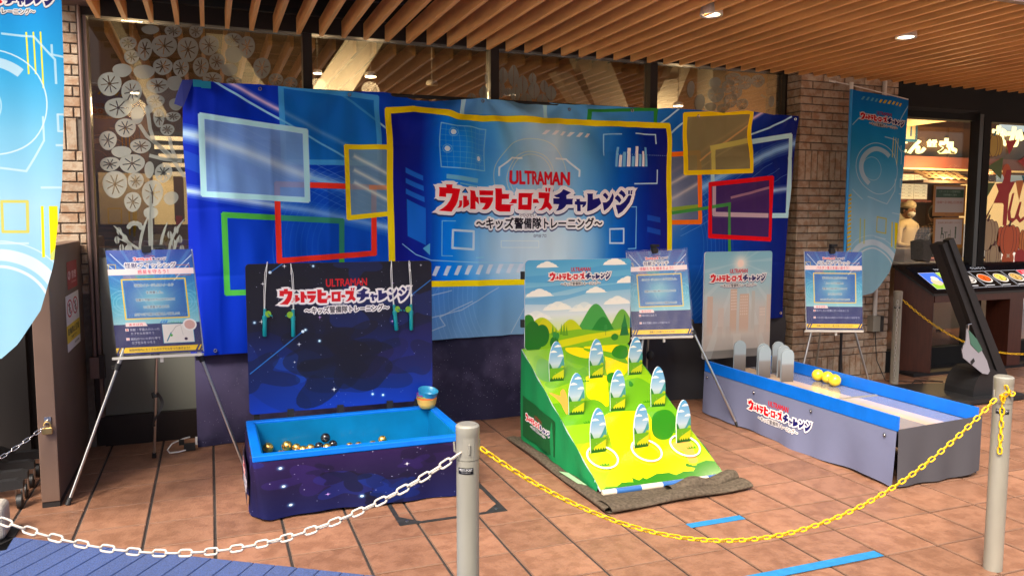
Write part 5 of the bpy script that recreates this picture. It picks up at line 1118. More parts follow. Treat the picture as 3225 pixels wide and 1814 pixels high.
# ------------------------------------------------------------------ ring toss slope
SX0,SX1,SY0,SY1,SZ0,SZ1=1.857,2.622,3.54,4.652,.036,.600
mS=(SZ1-SZ0)/(SY1-SY0); slz=lambda y:SZ0+(y-SY0)*mS
t=thing('ring_toss_slope','green and yellow sloping ring toss board with landscape backboard','game')
mb=MB(); L=math.hypot(SY1-SY0,SZ1-SZ0)
mb.grid(4,24,lambda u,v:(SX0+u*(SX1-SX0),SY0+v*(SY1-SY0),slz(SY0+v*(SY1-SY0))+.0012*math.sin(v*19)+.001*math.sin(u*9)),lambda x,y,z:((x-1.85)/.78,1-((4.655-y)*math.hypot(1,mS))/1.26)); part('slope_panel',mb,PR['slope'],t,'all')
mb=MB(); nrm=Vector((0,-mS,1)).normalized()*-.012
mb.add([Vector((SX0,SY0,SZ0)),Vector((SX1,SY0,SZ0)),Vector((SX1,SY1,SZ1)),Vector((SX0,SY1,SZ1))]+[Vector(p)+nrm for p in ((SX0,SY0,SZ0),(SX1,SY0,SZ0),(SX1,SY1,SZ1),(SX0,SY1,SZ1))],[(0,4,5,1),(1,5,6,2),(2,6,7,3),(3,7,4,0),(4,7,6,5)]); part('panel_edge',mb,G['board_edge'],t)
def sidefn(X,s):
    m_=MB(); m_.grid(30,8,lambda u,v:(X+s*(.004+.006*math.sin(u*14+v*3)*(1-v)+.004*math.sin(u*31)),SY1-u*(SY1-SY0-.03),.012+v*(slz(SY1-u*(SY1-SY0-.03))+.0-.012))); return m_
part('side_cloth',sidefn(SX0,-1),G['green_cloth'],t,'all'); part('side_cloth',sidefn(SX1,1),G['green_cloth'],t,'all')
m_=MB(); m_.grid(10,4,lambda u,v:(SX0-.012-.003*math.sin(u*12),4.60-u*.50,.045+v*(.265-.05*u))); part('logo_patch',m_,PR['slopeside'],t,'all')
mb=MB(); mb.tube([(SX0+.01,SY0,.017),(SX0+.09,SY0,.017)],.015,10); part('base_pipe',mb,G['pipe_beige'],t,True)
for k,(a,b) in enumerate(((.09,.24),(.24,.37),(.37,.53),(.53,.66),(.66,.755))):
    mb=MB(); mb.tube([(SX0+a,SY0,.017),(SX0+b,SY0,.017)],.016 if k%2==0 else .0155,10); part('base_pipe',mb,G['pipe_blue' if k%2==0 else 'pipe_beige'],t,True)
mb=MB(); mb.tube([(SX0+.034,SY0+.03,.017),(SX0+.034,SY1,.017),(SX0+.034,SY1,1.15)],.014,8); part('frame_pipe',mb,G['white_pipe'],t,True); mb=MB(); mb.tube([(SX1-.034,SY0+.03,.017),(SX1-.034,SY1,.017),(SX1-.034,SY1,1.15)],.014,8); part('frame_pipe',mb,G['white_pipe'],t,True)
board('backboard',1.872,.592,2.640,1.172,4.635,.012,PR['land'],t,.028)
mb=MB(); 
for z in (.74,1.05): mb.box((1.852,4.64,z),(1.874,4.665,z+.05))
part('hinge',mb,G['black'],t)
# upright targets
P=[(-.0465,0)]+[(.0465,0)]+[(.05*math.cos(a)*(1-.10*max(0,math.sin(a))) ,.115+.135*math.sin(a)) for a in np.linspace(0,math.pi,19)]
tgt=MB(); n=len(P); vs=[(a,0,b) for a,b in P]+[(a,.008,b) for a,b in P]
tgt.add(vs,[tuple(range(n))],[[((a+.05)/.1,b/.25) for a,b in P]],0); tgt.add(vs,[tuple(range(n,2*n))[::-1]]+[(i,n+i,n+(i+1)%n,(i+1)%n) for i in range(n)],None,1); tme=tgt.mesh('target_panel',[PR['target'],G['board_edge']])
for y in (4.342,4.060,3.778):
    for x in (1.966,2.238,2.516):
        o=link('target_panel',tme,t,(x,y,slz(y)-.004)); o.rotation_euler=(random.uniform(-.03,.03),0,random.uniform(-.05,.05))
# rings
for x,y,lab in ((1.968,3.733,'white ring round the front left target on the slope'),(2.250,3.742,'white ring round the front middle target on the slope'),(2.502,3.742,'white ring round the front right target on the slope')):
    mb=MB(); v=Vector((0,1,mS)).normalized(); mb.ring((0,0,0),.086,.0055,48,8,Vector((1,0,0)),v); o=part('toss_ring',mb,G['ring_white'],None,'all'); o.location=(x,y,slz(y)+.010); tag(o,lab,'ring','white toss rings on the slope')
# felt mat under the slope
t=thing('felt_mat','folded brown felt blanket spread under the ring toss slope','mat')
def edge(u): return .012+.010*math.sin(u*9)+.006*math.sin(u*23)
mb=MB(); mb.box((1.80,3.36,.002),(2.63,4.70,.010)); part('felt_sheet',mb,G['felt'],t)
mb=MB(); P=[]
def rollfn(A,B,w,h,ph=0):
    def f(u,v):
        a=Vector(A)*(1-u)+Vector(B)*u; d=(Vector(B)-Vector(A)).normalized(); nn=Vector((d.y,-d.x,0)); q=v*2*math.pi*.93-.4
        hh=h*(1+.25*math.sin(u*11+ph)); ww=w*(1+.12*math.sin(u*7+ph)); p=a+nn*(ww*math.cos(q)); return (p.x,p.y,.004+hh*(1+math.sin(q)))
    return f
mb.grid(40,14,rollfn((1.80,3.32,0),(1.80,4.68,0),.035,.014)); part('rolled_side',mb,G['felt'],t,'all')
mb=MB(); mb.grid(40,14,rollfn((1.78,3.345,0),(2.66,3.40,0),.062,.018,2)); part('rolled_front',mb,G['felt'],t,'all')
mb=MB(); mb.grid(30,14,rollfn((2.20,3.43,0),(2.64,3.47,0),.045,.030,4)); part('upper_fold',mb,G['felt'],t,'all')
mb=MB(); mb.add([(1.782,3.90,.0335),(1.822,3.86,.0335),(1.828,3.64,.0335),(1.796,3.66,.0335)],[(0,1,2,3)][::1]); part('green_tape',mb,mat('pale_green',(.30,.48,.26),.6),t)
# ------------------------------------------------------------------ bowling lane
LX0,LX1,LY0,LY1,LZ=3.392,3.992,3.088,4.838,.312
t=thing('bowling_lane','mini bowling lane with bright blue rails and grey cloth skirt','game')
mb=MB(); mb.box((LX0+.02,LY0+.01,LZ-.015),(LX1-.02,LY1,LZ)); part('lane_board',mb,G['lane_grey'],t)
for x0,x1,y0,y1 in ((3.655,3.80,3.10,3.775),(3.635,3.78,3.80,4.82)):
    mb=MB(); mb.box((x0,y0,LZ),(x1,y1,LZ+.0015)); part('lane_strip',mb,G['lane_beige'],t)
mb=MB(); mb.box((3.42,3.779,LZ),(3.97,3.796,LZ+.004)); part('joint_strip',mb,G['bollard'],t)
for x in (LX0,LX1-.014):
    mb=MB(); mb.box((x,LY0,LZ+.002),(x+.014,LY1,.392)); part('rail',mb,G['rail_blue'],t)
def skirtL(u,v):
    y=LY1-u*(LY1-LY0); dn=1-v; return (LX0-.004-dn*(.010+.014*math.sin(u*13)*dn+.007*math.sin(u*37))-dn*.02*max(0,u-.9)*6, y-dn*.03*max(0,u-.85), .010+v*(LZ-.010)+dn*.018*math.sin(u*9)*max(0,u-.2)-(.006*dn*u))
mb=MB(); mb.grid(80,10,skirtL); part('skirt_side',mb,PR['laneskirt'],t,'all')
mb=MB(); mb.grid(40,10,lambda u,v:(LX0+.004+u*(LX1-LX0+.02),LY0-.004-(1-v)*(.006+.008*math.sin(u*17)),.012+v*(.345-.02*0-.012-.035*(1-u)*.6)+ (1-v)*.018*max(0,u-.7)*3)); part('skirt_front',mb,G['dark_cloth'] if False else mat('front_cloth',(.060,.058,.068),.85,bump=.2,bscale=10),t,'all')
mb=MB(); mb.grid(40,6,lambda u,v:(LX1+.006+(1-v)*.01*math.sin(u*15),LY0+u*(LY1-LY0),.012+v*(LZ-.012))); part('skirt_back',mb,G['grey_cloth'],t,'all')
for y in (4.79,4.26,3.72,3.16): 
    mb=MB(); mb.lathe((LX0-.010,y,LZ-.035),[(.010,-.004),(.010,.0),(.007,.0),(.007,-.004)],14,axis='x'); mb.sphere((LX0-.012,y,LZ-.035),.006,8,6); part('snap_button',mb,G['chrome'],t,True)
board('backboard',3.372,.398,3.976,1.193,4.842,.012,PR['city'],t,.02)
for x in (3.45,3.88): mb=MB(); mb.box((x,4.856,0),(x+.03,4.875,1.1)); part('support_leg',mb,G['black'],t)
# pins
P=[(-.046,0),(.046,0)]+[(.046*math.cos(a),.184+.046*math.sin(a)) for a in np.linspace(0,math.pi,15)]
pn=MB(); n=len(P); vs=[(a,-.007,b) for a,b in P]+[(a,.007,b) for a,b in P]
pn.add(vs,[tuple(range(n))],[[((a+.046)/.092,b/.23) for a,b in P]],0); pn.add(vs,[tuple(range(n,2*n))[::-1]]+[(i,n+i,n+(i+1)%n,(i+1)%n) for i in range(n)],None,1); pme=pn.mesh('pin',[PR['pin'],G['pin_side']])
for x,y,lab in ((3.625,4.740,'grey round topped pin standing alone at the left of the lane'),(3.697,4.565,'grey pin hidden behind the middle front pin'),(3.640,4.480,'grey pin standing in front at the middle of the set'),
    (3.858,4.600,'rearmost grey pin on the right beside the blue rail'),(3.785,4.455,'grey pin squeezed second from the front on the right'),(3.700,4.315,'grey pin nearest the viewer, right of the middle one')):
    o=link('pin',pme,None,(x,y,LZ+.0015)); o.rotation_euler.z=R(-10)+random.uniform(-.04,.04); tag(o,lab,'bowling pin','flat bowling pins on the lane')
for x,y,lab in ((3.925,4.265,'leftmost yellow ball against the blue rail of the lane'),(3.932,4.180,'middle yellow ball with a small face print on the lane'),(3.905,4.085,'rightmost yellow ball in front of the other two on the lane')):
    o=ball(x,y,LZ+.0425,.041,'ball_yellow',lab,grp='yellow balls on the bowling lane',nm='play_ball')
    if 'middle' in lab:
        m_=MB(); 
        for dx in (-.012,.008): m_.box((dx,-.0415,-.003),(dx+.004,-.040,.006))
        m_.box((-.006,-.0415,-.016),(.006,-.0400,-.013)); part('face_mark',m_,G['band_red'],o)
# ------------------------------------------------------------------ easels and posters
def easel(apex,feet,trayz,lab,white_mid=False):
    t=thing('easel',lab,'easel','folding metal tripod easels')
    A=Vector(apex)
    for k,f in enumerate(feet):
        F_=Vector(f); m_=MB(); mid=F_+(A-F_)*.52; m_.tube([F_+(A-F_)*.02,mid],.0085,10); m_.tube([mid,A],.0115,10); lg=part('leg',m_,G['bollard'] if (white_mid and k==2) else G['steel'],t,True)
        m_=MB(); m_.tube([F_+Vector((0,0,.001)),F_+(A-F_)*.028],[.0135,.012],10); part('rubber_foot',m_,G['rubber'],lg,True)
        m_=MB(); d=(A-F_).normalized(); m_.tube([mid-d*.018,mid+d*.018],.0165,10); m_.box(tuple(mid+Vector((-.03,-.01,-.008))),tuple(mid+Vector((-.012,.01,.008)))); part('clamp',m_,G['rubber'],lg,True)
    m_=MB(); m_.tube([A-Vector((0,0,.03)),A+Vector((0,0,.03))],.022,12); m_.box(tuple(A+Vector((-.03,-.03,.012))),tuple(A+Vector((.03,.0,.03)))); part('head',m_,G['rubber'],t,True)
    return t
def poster(BLc,BRc,TLc,TRc,m_,lab,tr):
    BLc,BRc,TLc,TRc=map(Vector,(BLc,BRc,TLc,TRc)); nn=((BRc-BLc).cross(TLc-BLc)).normalized()
    o=thing('poster_board',lab,'poster','instruction posters on the easels')
    f=lambda u,v,d:(BLc*(1-u)+BRc*u)*(1-v)+(TLc*(1-u)+TRc*u)*v+nn*d
    q=MB(); q.grid(6,6,lambda u,v:f(u,v,.008)); part('print',q,m_,o)
    q=MB(); q.grid(6,6,lambda u,v:f(u,v,.003)); vs=[f(0,0,-.004),f(1,0,-.004),f(1,1,-.004),f(0,1,-.004),f(0,0,-.008),f(1,0,-.008),f(1,1,-.008),f(0,1,-.008)]; q.add(vs,[(0,1,2,3),(7,6,5,4),(0,4,5,1),(1,5,6,2),(2,6,7,3),(3,7,4,0)]); part('backing',q,G['board_edge'],o)
    rg=random.Random(int(BLc.x*100)); q=MB(); q.grid(22,30,lambda u,v:f(-.02+u*1.045,-.012+v*1.03,.012+.0018*math.sin(u*9+v*13)+.0012*math.sin(u*31-v*17)+.0009*math.sin(v*47+u*11))); part('clear_sleeve',q,G['sleeve'],o,'all')
    q=MB(); a=f(-.04,-.014,-.002); b=f(1.0,-.014,-.002); up_=Vector((0,0,1)); d=(b-a).normalized(); n2=nn
    vs=[a,b,b+n2*.028,a+n2*.028]; vs=vs+[v-up_*.014 for v in vs]; q.add(vs,[(0,1,2,3),(7,6,5,4),(0,4,5,1),(1,5,6,2),(2,6,7,3),(3,7,4,0)])
    c_=f(.52,-.014,.012)-up_*.014; q.box(tuple(c_+Vector((-.008,-.004,-.024))),tuple(c_+Vector((.008,.004,0)))); part('ledge',q,G['white_pipe'],tr)
    c_=f(.47,1.0,.0); q=MB(); q.box(tuple(c_+Vector((-.022,-.022,-.012))),tuple(c_+Vector((.022,.006,.022)))); part('top_clip',q,G['rubber'],tr)
e=easel((-.262,4.74,1.262),((-.712,4.389,.0),(.150,4.625,.0),(-.355,5.085,.0)),.70,'left tripod easel with a black strap in front of the window')
mb=MB(); mb.tube([(-.332,4.985,.42),(-.325,4.975,.39)],.020,10); part('strap_knot',mb,G['rubber'],e,True)
mb=MB(); mb.grid(1,14,lambda u,v:(-.325+.025*math.sin(v*5)+u*.016,4.955+.010*math.sin(v*7),.42-v*.20+u*.004)); part('strap',mb,G['rubber'],e,'all')
poster((-.477,4.600,.712),(-.050,4.452,.733),(-.520,4.700,1.266),(-.092,4.545,1.274),PR['fish'],'blue instruction poster in plastic sleeve on the left easel',e)
e=easel((2.975,4.90,1.222),((2.66,4.62,0),(3.384,4.418,0),(3.05,5.12,0)),.63,'middle tripod easel between the slope and the lane',True)
poster((2.694,4.690,.630),(3.078,4.546,.640),(2.745,4.890,1.196),(3.138,4.741,1.217),PR['catch'],'shiny blue instruction poster on the middle easel behind the slope',e)
mb=MB(); mb.sphere((3.035,5.02,.42),.030,10,8,sc=(1,1,1.3)); part('strap_knot',mb,G['rubber'],e,True)
e=easel((4.60,4.90,1.205),((4.25,4.86,0),(4.86,4.66,0),(4.72,5.18,0)),.6,'right tripod easel in front of the brick column',True)
poster((4.145,4.64,.612),(4.535,4.49,.610),(4.240,4.80,1.185),(4.650,4.645,1.181),PR['ball'],'blue instruction poster on the right easel before the brick column',e)
# ------------------------------------------------------------------ bollards and chains
def bollard(x,y,lab,near=True,z=.812,r=.0365,sticker=0):
    t=thing('bollard',lab,'bollard','metal chain bollards',(x,y,0))
    m_=MB(); m_.lathe((0,0,0),[(r-.001,.0),(r-.001,z-.112)],36); m_.lathe((0,0,0),[(r-.003,z-.112),(r-.003,z-.108)],36); part('post',m_,G['bollard'],t,True)
    m_=MB(); m_.lathe((0,0,0),[(r,z-.108),(r,z-.032),(r+.0008,z-.030),(r+.0008,z-.006),(r-.004,z-.001),(r-.006,z)],36); part('cap',m_,G['bollard'],t,True)
    m_=MB(); m_.lathe((0,0,0),[(0,z),(r-.008,z),(r-.008,z+.0012),(0,z+.0012)],30); part('top_disc',m_,G['bollard_dark'],t,True)
    m_=MB()
    for a in (R(-100),R(10),R(170)):
        d=Vector((math.cos(a),math.sin(a),0)); q=Vector((-d.y,d.x,0)); c=d*(r-.002)
        m_.tube([c+Vector((0,0,z-.088)),c+d*.006+Vector((0,0,z-.085)),c+d*.008+Vector((0,0,z-.055))],.0032,8)
    part('hook',m_,G['bollard'],t,True)
    m_=MB()
    for a in (R(-100),):
        vs=[]; 
        for i in range(9):
            q=a+R(-26+52*i/8); 
            for zz in (z-.096,z-.038): vs.append(((r+.0009)*math.cos(q),(r+.0009)*math.sin(q),zz))
        m_.add(vs,[(2*i,2*i+2,2*i+3,2*i+1) for i in range(8)])
    part('recess_plate',m_,G['bollard_dark'],t,'all')
    if sticker:
        vs=[];a=R(sticker)
        m_=MB(); m_.grid(10,1,lambda u,v:((r+.0006)*math.cos(a+(u-.5)*1.35),(r+.0006)*math.sin(a+(u-.5)*1.35),z-.150+v*.020)); part('sticker',m_,PR['sticker'],t,'all')
    return t
bollard(.730,2.282,'beige metal bollard in the centre foreground joining both chains',sticker=-118)
bollard(2.992,2.213,'grey metal bollard at the right edge with knotted yellow chain',sticker=-140)
bollard(5.552,5.115,'distant metal bollard beside the brick column with hanging chain',sticker=-140)
bollard(-.90,2.75,'metal bollard just outside the left edge holding the white chain')
def linkmesh(L_,W,r,name,m_,n=6):
    m=MB(); pts=[]; s=(L_-W)/2; k=8
    for i in range(k+1): a=-math.pi/2+math.pi*i/k; pts.append(Vector((s+(W/2-r)*math.cos(a),(W/2-r)*math.sin(a),0)))
    for i in range(k+1): a=math.pi/2+math.pi*i/k; pts.append(Vector((-s+(W/2-r)*math.cos(a),(W/2-r)*math.sin(a),0)))
    N_=len(pts); vs=[];fs=[]
    for i,p in enumerate(pts):
        tg=(pts[(i+1)%N_]-pts[i-1]).normalized(); nx=Vector((tg.y,-tg.x,0))
        for q in range(n): a=2*math.pi*q/n; vs.append(p+nx*r*math.cos(a)+Vector((0,0,r*math.sin(a))))
    for i in range(N_):
        for q in range(n): fs.append((i*n+q,((i+1)%N_)*n+q,((i+1)%N_)*n+(q+1)%n,i*n+(q+1)%n))
    m.add(vs,fs); return m.mesh(name,m_,'all')
def chain(A,B,sag,pitch,lm,lab,pathfn=None,maxu=1.0,roll0=0,nm='chain',grp=None):
    t=thing(nm,lab,'chain',grp,tuple(A)); A=Vector(A);B=Vector(B)
    f=pathfn or (lambda u:A.lerp(B,u)-Vector((0,0,4*sag*u*(1-u))))
    N_=600; P=[f(i/N_*maxu) for i in range(N_+1)]; acc=[0]
    for a,b in zip(P[:-1],P[1:]): acc.append(acc[-1]+(b-a).length)
    n=int(acc[-1]/pitch); j=0
    for i in range(n):
        s=(i+.5)*pitch
        while acc[j+1]<s: j+=1
        q=(s-acc[j])/(acc[j+1]-acc[j]); p=P[j].lerp(P[j+1],q); tg=(P[j+1]-P[j]).normalized()
        o=link('chain_link',lm,t); e=tg.to_track_quat('X','Z')
        roll=(roll0+(math.pi/2 if i%2 else 0)+random.uniform(-.12,.12)); 
        from mathutils import Quaternion
        o.rotation_mode='QUATERNION'; o.rotation_quaternion=e@Quaternion((1,0,0),roll); o.location=p-A
    return t
LW=linkmesh(.048,.026,.0036,'chain_link',G['plastic_white']); LY=linkmesh(.0345,.0205,.0031,'chain_link',G['plastic_yellow'],5)
LG=linkmesh(.040,.020,.0022,'chain_link',G['steel'],5)
chain((.702,2.262,.728),(-.878,2.756,.700),.283,.0385,LW,'white plastic chain sagging across the left foreground',roll0=.5)
chain((.768,2.268,.735),(2.958,2.205,.738),.440,.0268,LY,'long yellow plastic chain sagging between the two near bollards',roll0=.6)
chain((2.962,2.19,.742),(2.955,2.185,.50),0,.0268,LY,'short end of yellow chain dangling from the right bollard',roll0=.3)
chain((3.03,2.215,.735),(3.55,2.62,.60),.10,.0268,LY,'yellow chain piece leaving the right bollard to the right',roll0=.4,maxu=1)
chain((5.585,5.09,.735),(7.723,4.489,.689),.467,.0268,LY,'yellow plastic chain in front of the slanted screen stand',roll0=.6,maxu=.62)
chain((5.515,5.08,.735),(5.508,5.075,.03),0,.033,LG,'thin grey metal chain hanging down the distant bollard',roll0=.4)
# knot of spare links on the right bollard
t=thing('chain_loop','loop of yellow chain wound over the hook of the right bollard','chain')
for k,(x,y,z,rx,ry,rz) in enumerate(((2.966,2.180,.770,.2,1.1,.3),(2.975,2.170,.755,1.2,.6,.2),(2.958,2.176,.745,.4,.9,1.2),(2.950,2.182,.722,1.4,1.0,.1),(2.985,2.168,.748,.1,-.4,.4),(2.942,2.18,.735,.3,.8,.6))):
    o=link('chain_link',LY,t,(x,y,z)); o.rotation_euler=(rx,ry,rz)
# ------------------------------------------------------------------ left edge: cabinet, racks, weight, flag
t=thing('metal_cabinet','tall narrow brown metal cabinet with warning signs at the left','cabinet')
mb=MB(); mb.box((-.823,4.38,.03),(-.742,5.44,1.300)); o=part('body',mb,G['cabinet'],t); bv=o.modifiers.new('bevel','BEVEL'); bv.width=.003; bv.segments=2
mb=MB(); mb.box((-.822,4.385,0),(-.744,5.43,.03)); part('plinth',mb,G['base_dark'],t)
mb=MB(); mb.grid(1,1,lambda u,v:(-.7405,4.90+u*.345,1.042+v*.154)); part('red_sign',mb,PR['red'],t)
mb=MB(); mb.grid(1,1,lambda u,v:(-.7405,4.81+u*.45,.708+v*.307)); part('warning_sign',mb,PR['nosign'],t)
mb=MB(); mb.box((-.792,4.374,.430),(-.763,4.380,.462)); mb.ring((-.777,4.370,.440),.007,.0016,16,6,Vector((1,0,0)),Vector((0,0,1))); part('hasp',mb,G['steel'],t)
t=thing('padlock','brass padlock hanging on the narrow end of the brown cabinet','padlock')
mb=MB(); mb.box((-.801,4.352,.380),(-.756,4.370,.413)); o=part('lock_body',mb,G['brass'],t); bv=o.modifiers.new('bevel','BEVEL'); bv.width=.003
mb=MB(); mb.tube([(-.793,4.361,.410),(-.793,4.361,.428),(-.788,4.361,.437),(-.7785,4.361,.441),(-.769,4.361,.437),(-.764,4.361,.428),(-.764,4.361,.410)],.0034,8); part('shackle',mb,G['brass'],t,True)
chain((-.786,4.362,.420),(-1.25,3.95,.22),.03,.030,linkmesh(.038,.018,.0020,'chain_link',G['chrome'],5),'thin shiny metal chain locked to the brown cabinet',roll0=.7)
mb=MB(); mb.box((-3.2,5.38,0),(-1.05,5.6,3.1)); o=part('dark_wall',mb,G['base_dark']); tag(o,'very dark recessed wall panel behind the wheeled racks','wall')
def rack(y,lab,dx=0):
    t=thing('wheeled_rack',lab,'rack','folded black racks on castors',(-.925+dx,y,0))
    m_=MB(); m_.prism([(-.34,.10),(-.34,.235),(-.26,.235),(-.20,.20),(-.10,.148),(-.01,.150),(.02,.14),(.02,.105),(-.08,.098),(-.20,.10)],lambda a,b:(a,-.022,b),lambda a,b:(a,.022,b)); part('foot_arm',m_,G['wheel'],t)
    m_=MB(); m_.box((-.36,-.02,.10),(-.31,.02,1.35)); part('upright',m_,G['black'],t)
    m_=MB(); m_.box((-.60,-.012,.30),(-.36,.012,1.30)); part('panel',m_,G['black'],t)
    c=link('castor',None,t,(0,0,0))
    m_=MB(); m_.lathe((0,0,.101),[(.020,0),(.022,.004),(.012,.010),(.004,.016)],16); m_.box((-.018,-.014,.045),(-.015,.014,.101)); m_.box((.015,-.014,.045),(.018,.014,.101)); part('fork',m_,G['steel'],c)
    m_=MB(); m_.lathe((0,0,.036),[(.020,-.012),(.036,-.011),(.036,.011),(.020,.012)],24,axis='x'); m_.lathe((0,0,.036),[(.008,-.014),(.008,.014)],10,axis='x'); part('wheel',m_,G['wheel'],c,True)
for y,l,dx in ((4.43,'black wheeled rack nearest the viewer with a bright castor',0),(4.59,'second black wheeled rack behind the nearest one',-.01),(4.76,'third black wheeled rack in the dark row',-.012),(4.95,'rearmost black wheeled rack hidden in shadow',-.015)): rack(y,l,dx)
t=thing('ballast_weight','white flag base weight with brown tape at the left edge','weight',None)
mb=MB(); mb.box((-1.20,3.98,.0),(-.898,4.12,.165)); o=part('tank',mb,G['concrete_white'],t); bv=o.modifiers.new('bevel','BEVEL'); bv.width=.03; bv.segments=4
mb=MB(); mb.grid(6,6,lambda u,v:(-1.01+u*.075,3.978-.002*math.sin(u*6),.045+v*.118)); part('brown_tape',mb,G['cardboard'],t)
mb=MB(); rg=random.Random(9)
for k in range(7): x=-1.0+k*.008; mb.tube([(x,3.975,.08+rg.random()*.02),(x+.008,3.975,.10+rg.random()*.03),(x+.004,3.975,.07)],.0014,5)
part('handwriting',mb,G['black'],t)
mb=MB(); mb.box((-1.35,3.86,.001),(-.868,4.16,.008)); o=part('rubber_mat',mb,G['rubber']); tag(o,'black rubber mat under the white flag base','mat')
FE=[(0.82,.0),(.846,.07),(.915,.19),(1.05,.34),(1.24,.43),(1.55,.50),(1.99,.535),(2.30,.55),(2.62,.555)]
def flag(x0,y0,ztop,w,ang,lab,zs=1.0,drop=0,pole=True,wav=.012,armflip=1,edge=None,skew=0):
    t=thing('flag_banner',lab,'flag','tall blue event flags',(x0,y0,0),ang)
    H=1.78*zs
    def f(u,v):
        rv=1-v    # 0 top
        um=float(np.interp(rv,[0,.3,.56,.74,.85,.93,.97,1.0],[1,.985,.94,.87,.77,.62,.48,.18]))
        X=u*w*um; z=ztop-rv*H-drop*(X/w)
        return (X,wav*math.sin(X*16+rv*4)+wav*.7*math.sin(X*34-rv*2)+.02*rv*math.sin(rv*5),z+skew*0)
    m_=MB()
    def uvf(x,y,z): return (x/w, 1-(ztop-drop*(x/w)-z)/H)
    m_.grid(30,60,f,uvf); part('cloth',m_,PR['flag'],t,'all')
    m_=MB(); m_.tube([(-.012,0,.03),(-.012,0,.62)],.011,10); m_.tube([(-.012,0,.62),(-.012,0,.80)],.009,10); part('lower_pole',m_,G['rubber'],t,True)
    m_=MB(); m_.tube([(-.012,0,.80),(-.012,0,ztop+.03)],.012,10); part('pole',m_,G['rim_blue'] if False else mat('pole_blue',(.01,.25,.62),.4),t,True)
    m_=MB(); m_.tube([(-.012,0,ztop+.0),(-.012,0,ztop+.055)],[.014,.017],10); m_.tube([(-.16,0,ztop+.062),(-.02,0,ztop+.035),(w*.98,0,ztop-drop+.004)],.0045,8); m_.tube([(-.19,0,ztop+.068),(-.14,0,ztop+.058)],.010,8); part('arm',m_,G['white_pipe'],t,True)
    return t
flag(4.86,5.015,2.470,.455,R(-22),'blue event flag hanging in front of the brick column',.93,.085)
flag(-1.085,3.80,2.50,.60,R(-18),'large blue event flag cut off by the left edge',.945,.0,wav=.006)
mb=MB(); mb.box((4.72,4.95,0),(5.0,5.2,.06)); o=part('floor_weight',mb,G['iron']); tag(o,'low dark flag foot behind the blue lane rail','weight')
# ------------------------------------------------------------------ floor marks
def tapes(x0,x1,y0,y1,lab):
    m_=MB(); m_.box((x0,y0,.0005),(x1,y1,.0022)); o=part('floor_tape',m_,G['tape_blue']); tag(o,lab,'tape','blue tape strips on the floor tiles')
tapes(2.066,2.373,3.022,3.070,'short blue tape strip on the tiles in front of the slope')
tapes(1.50,2.668,2.468,2.522,'long blue tape strip along the bottom edge')
t=thing('access_frame','dark metal access cover frame with corner plates let into the tiles','frame')
mb=MB(); x0,x1,y0,y1=.793,1.335,3.528,3.985; w=.022
frame_ring(mb,x0,x1,y0,y1,w,-.004,.003); part('outer_frame',mb,G['iron'],t)
for cx,cy,sx,sy in ((x0+w,y0+w,1,1),(x1-w,y0+w,-1,1),(x0+w,y1-w,1,-1),(x1-w,y1-w,-1,-1)):
    mb=MB(); P=[(cx,cy),(cx+sx*.085,cy),(cx,cy+sy*.085)]; P=P if sx*sy>0 else P[::-1]; mb.prism(P,lambda a,b:(a,b,-.004),lambda a,b:(a,b,.0025)); part('corner_plate',mb,G['iron'],t)
    mb=MB(); mb.lathe((cx+sx*.022,cy+sy*.022,.0025),[(.008,0),(.008,.002),(.0,.002)],14); part('screw',mb,G['steel'],t)
t=thing('power_cord','white power cord with black plug lying by the dark window base','cord')
mb=MB(); mb.tube([(-.16,5.30,.05),(-.20,5.25,.055),(-.26,5.20,.045),(-.285,5.16,.02),(-.27,5.13,.008),(-.22,5.13,.008),(-.17,5.16,.01),(-.14,5.2,.02)],.0045,8); part('cable',mb,G['cord_white'],t,True)
mb=MB(); mb.box((-.19,5.15,.004),(-.125,5.185,.045)); mb.box((-.22,5.2,.03),(-.19,5.225,.06)); part('plug',mb,G['rubber'],t)
mb=MB(); mb.box((-.125,5.175,.03),(-.112,5.20,.075)); part('adapter',mb,G['cord_white'],t)
t=thing('loose_cable','thin black cables lying on the dark tiles near the brick column','cable')
mb=MB(); mb.tube([(5.05,5.23,.45),(5.05,5.2,.1),(5.3,5.05,.006),(5.6,4.98,.006),(5.8,5.12,.006),(6.0,5.0,.006)],.005,6); mb.tube([(5.42,5.22,.45),(5.43,5.2,.2),(5.5,5.16,.02),(5.8,5.05,.006),(5.7,4.9,.006),(5.45,4.95,.006)],.004,6); part('cable',mb,G['rubber'],t,True)
# ------------------------------------------------------------------ right: kiosk, stand, restaurant front
t=thing('menu_kiosk','dark reddish wooden kiosk counter with a slanted lit menu screen','kiosk')
F0,F1=(6.105,5.228),(7.72,5.228); B0,B1=(5.915,5.50),(7.75,5.50)
mb=MB(); mb.prism([(0,0)],lambda a,b:(0,0,0),lambda a,b:(0,0,0)) if False else None
def slab(P0_,P1_,z00,z01,z10,z11,th):   # vertical panel between two plan points, heights at each end, thickness th
    m_=MB(); a=Vector((P0_[0],P0_[1],0)); b=Vector((P1_[0],P1_[1],0)); d=(b-a).normalized(); n=Vector((-d.y,d.x,0))*-th
    vs=[(a.x,a.y,z00),(b.x,b.y,z10),(b.x,b.y,z11),(a.x,a.y,z01)]; vs=vs+[(v[0]+n.x,v[1]+n.y,v[2]) for v in vs]
    m_.add(vs,[(0,1,2,3),(7,6,5,4),(0,4,5,1),(1,5,6,2),(2,6,7,3),(3,7,4,0)]); return m_
part('side_panel',slab(B0,F0,.03,.985,.03,.765,-.04),G['kiosk'],t)
mb=MB(); mb.box((7.10,5.235,.03),(7.28,5.48,.70)); part('side_panel',mb,G['kiosk'],t)
mb=MB(); mb.box((6.12,5.228,.675),(7.74,5.262,.755)); part('apron',mb,G['kiosk'],t)
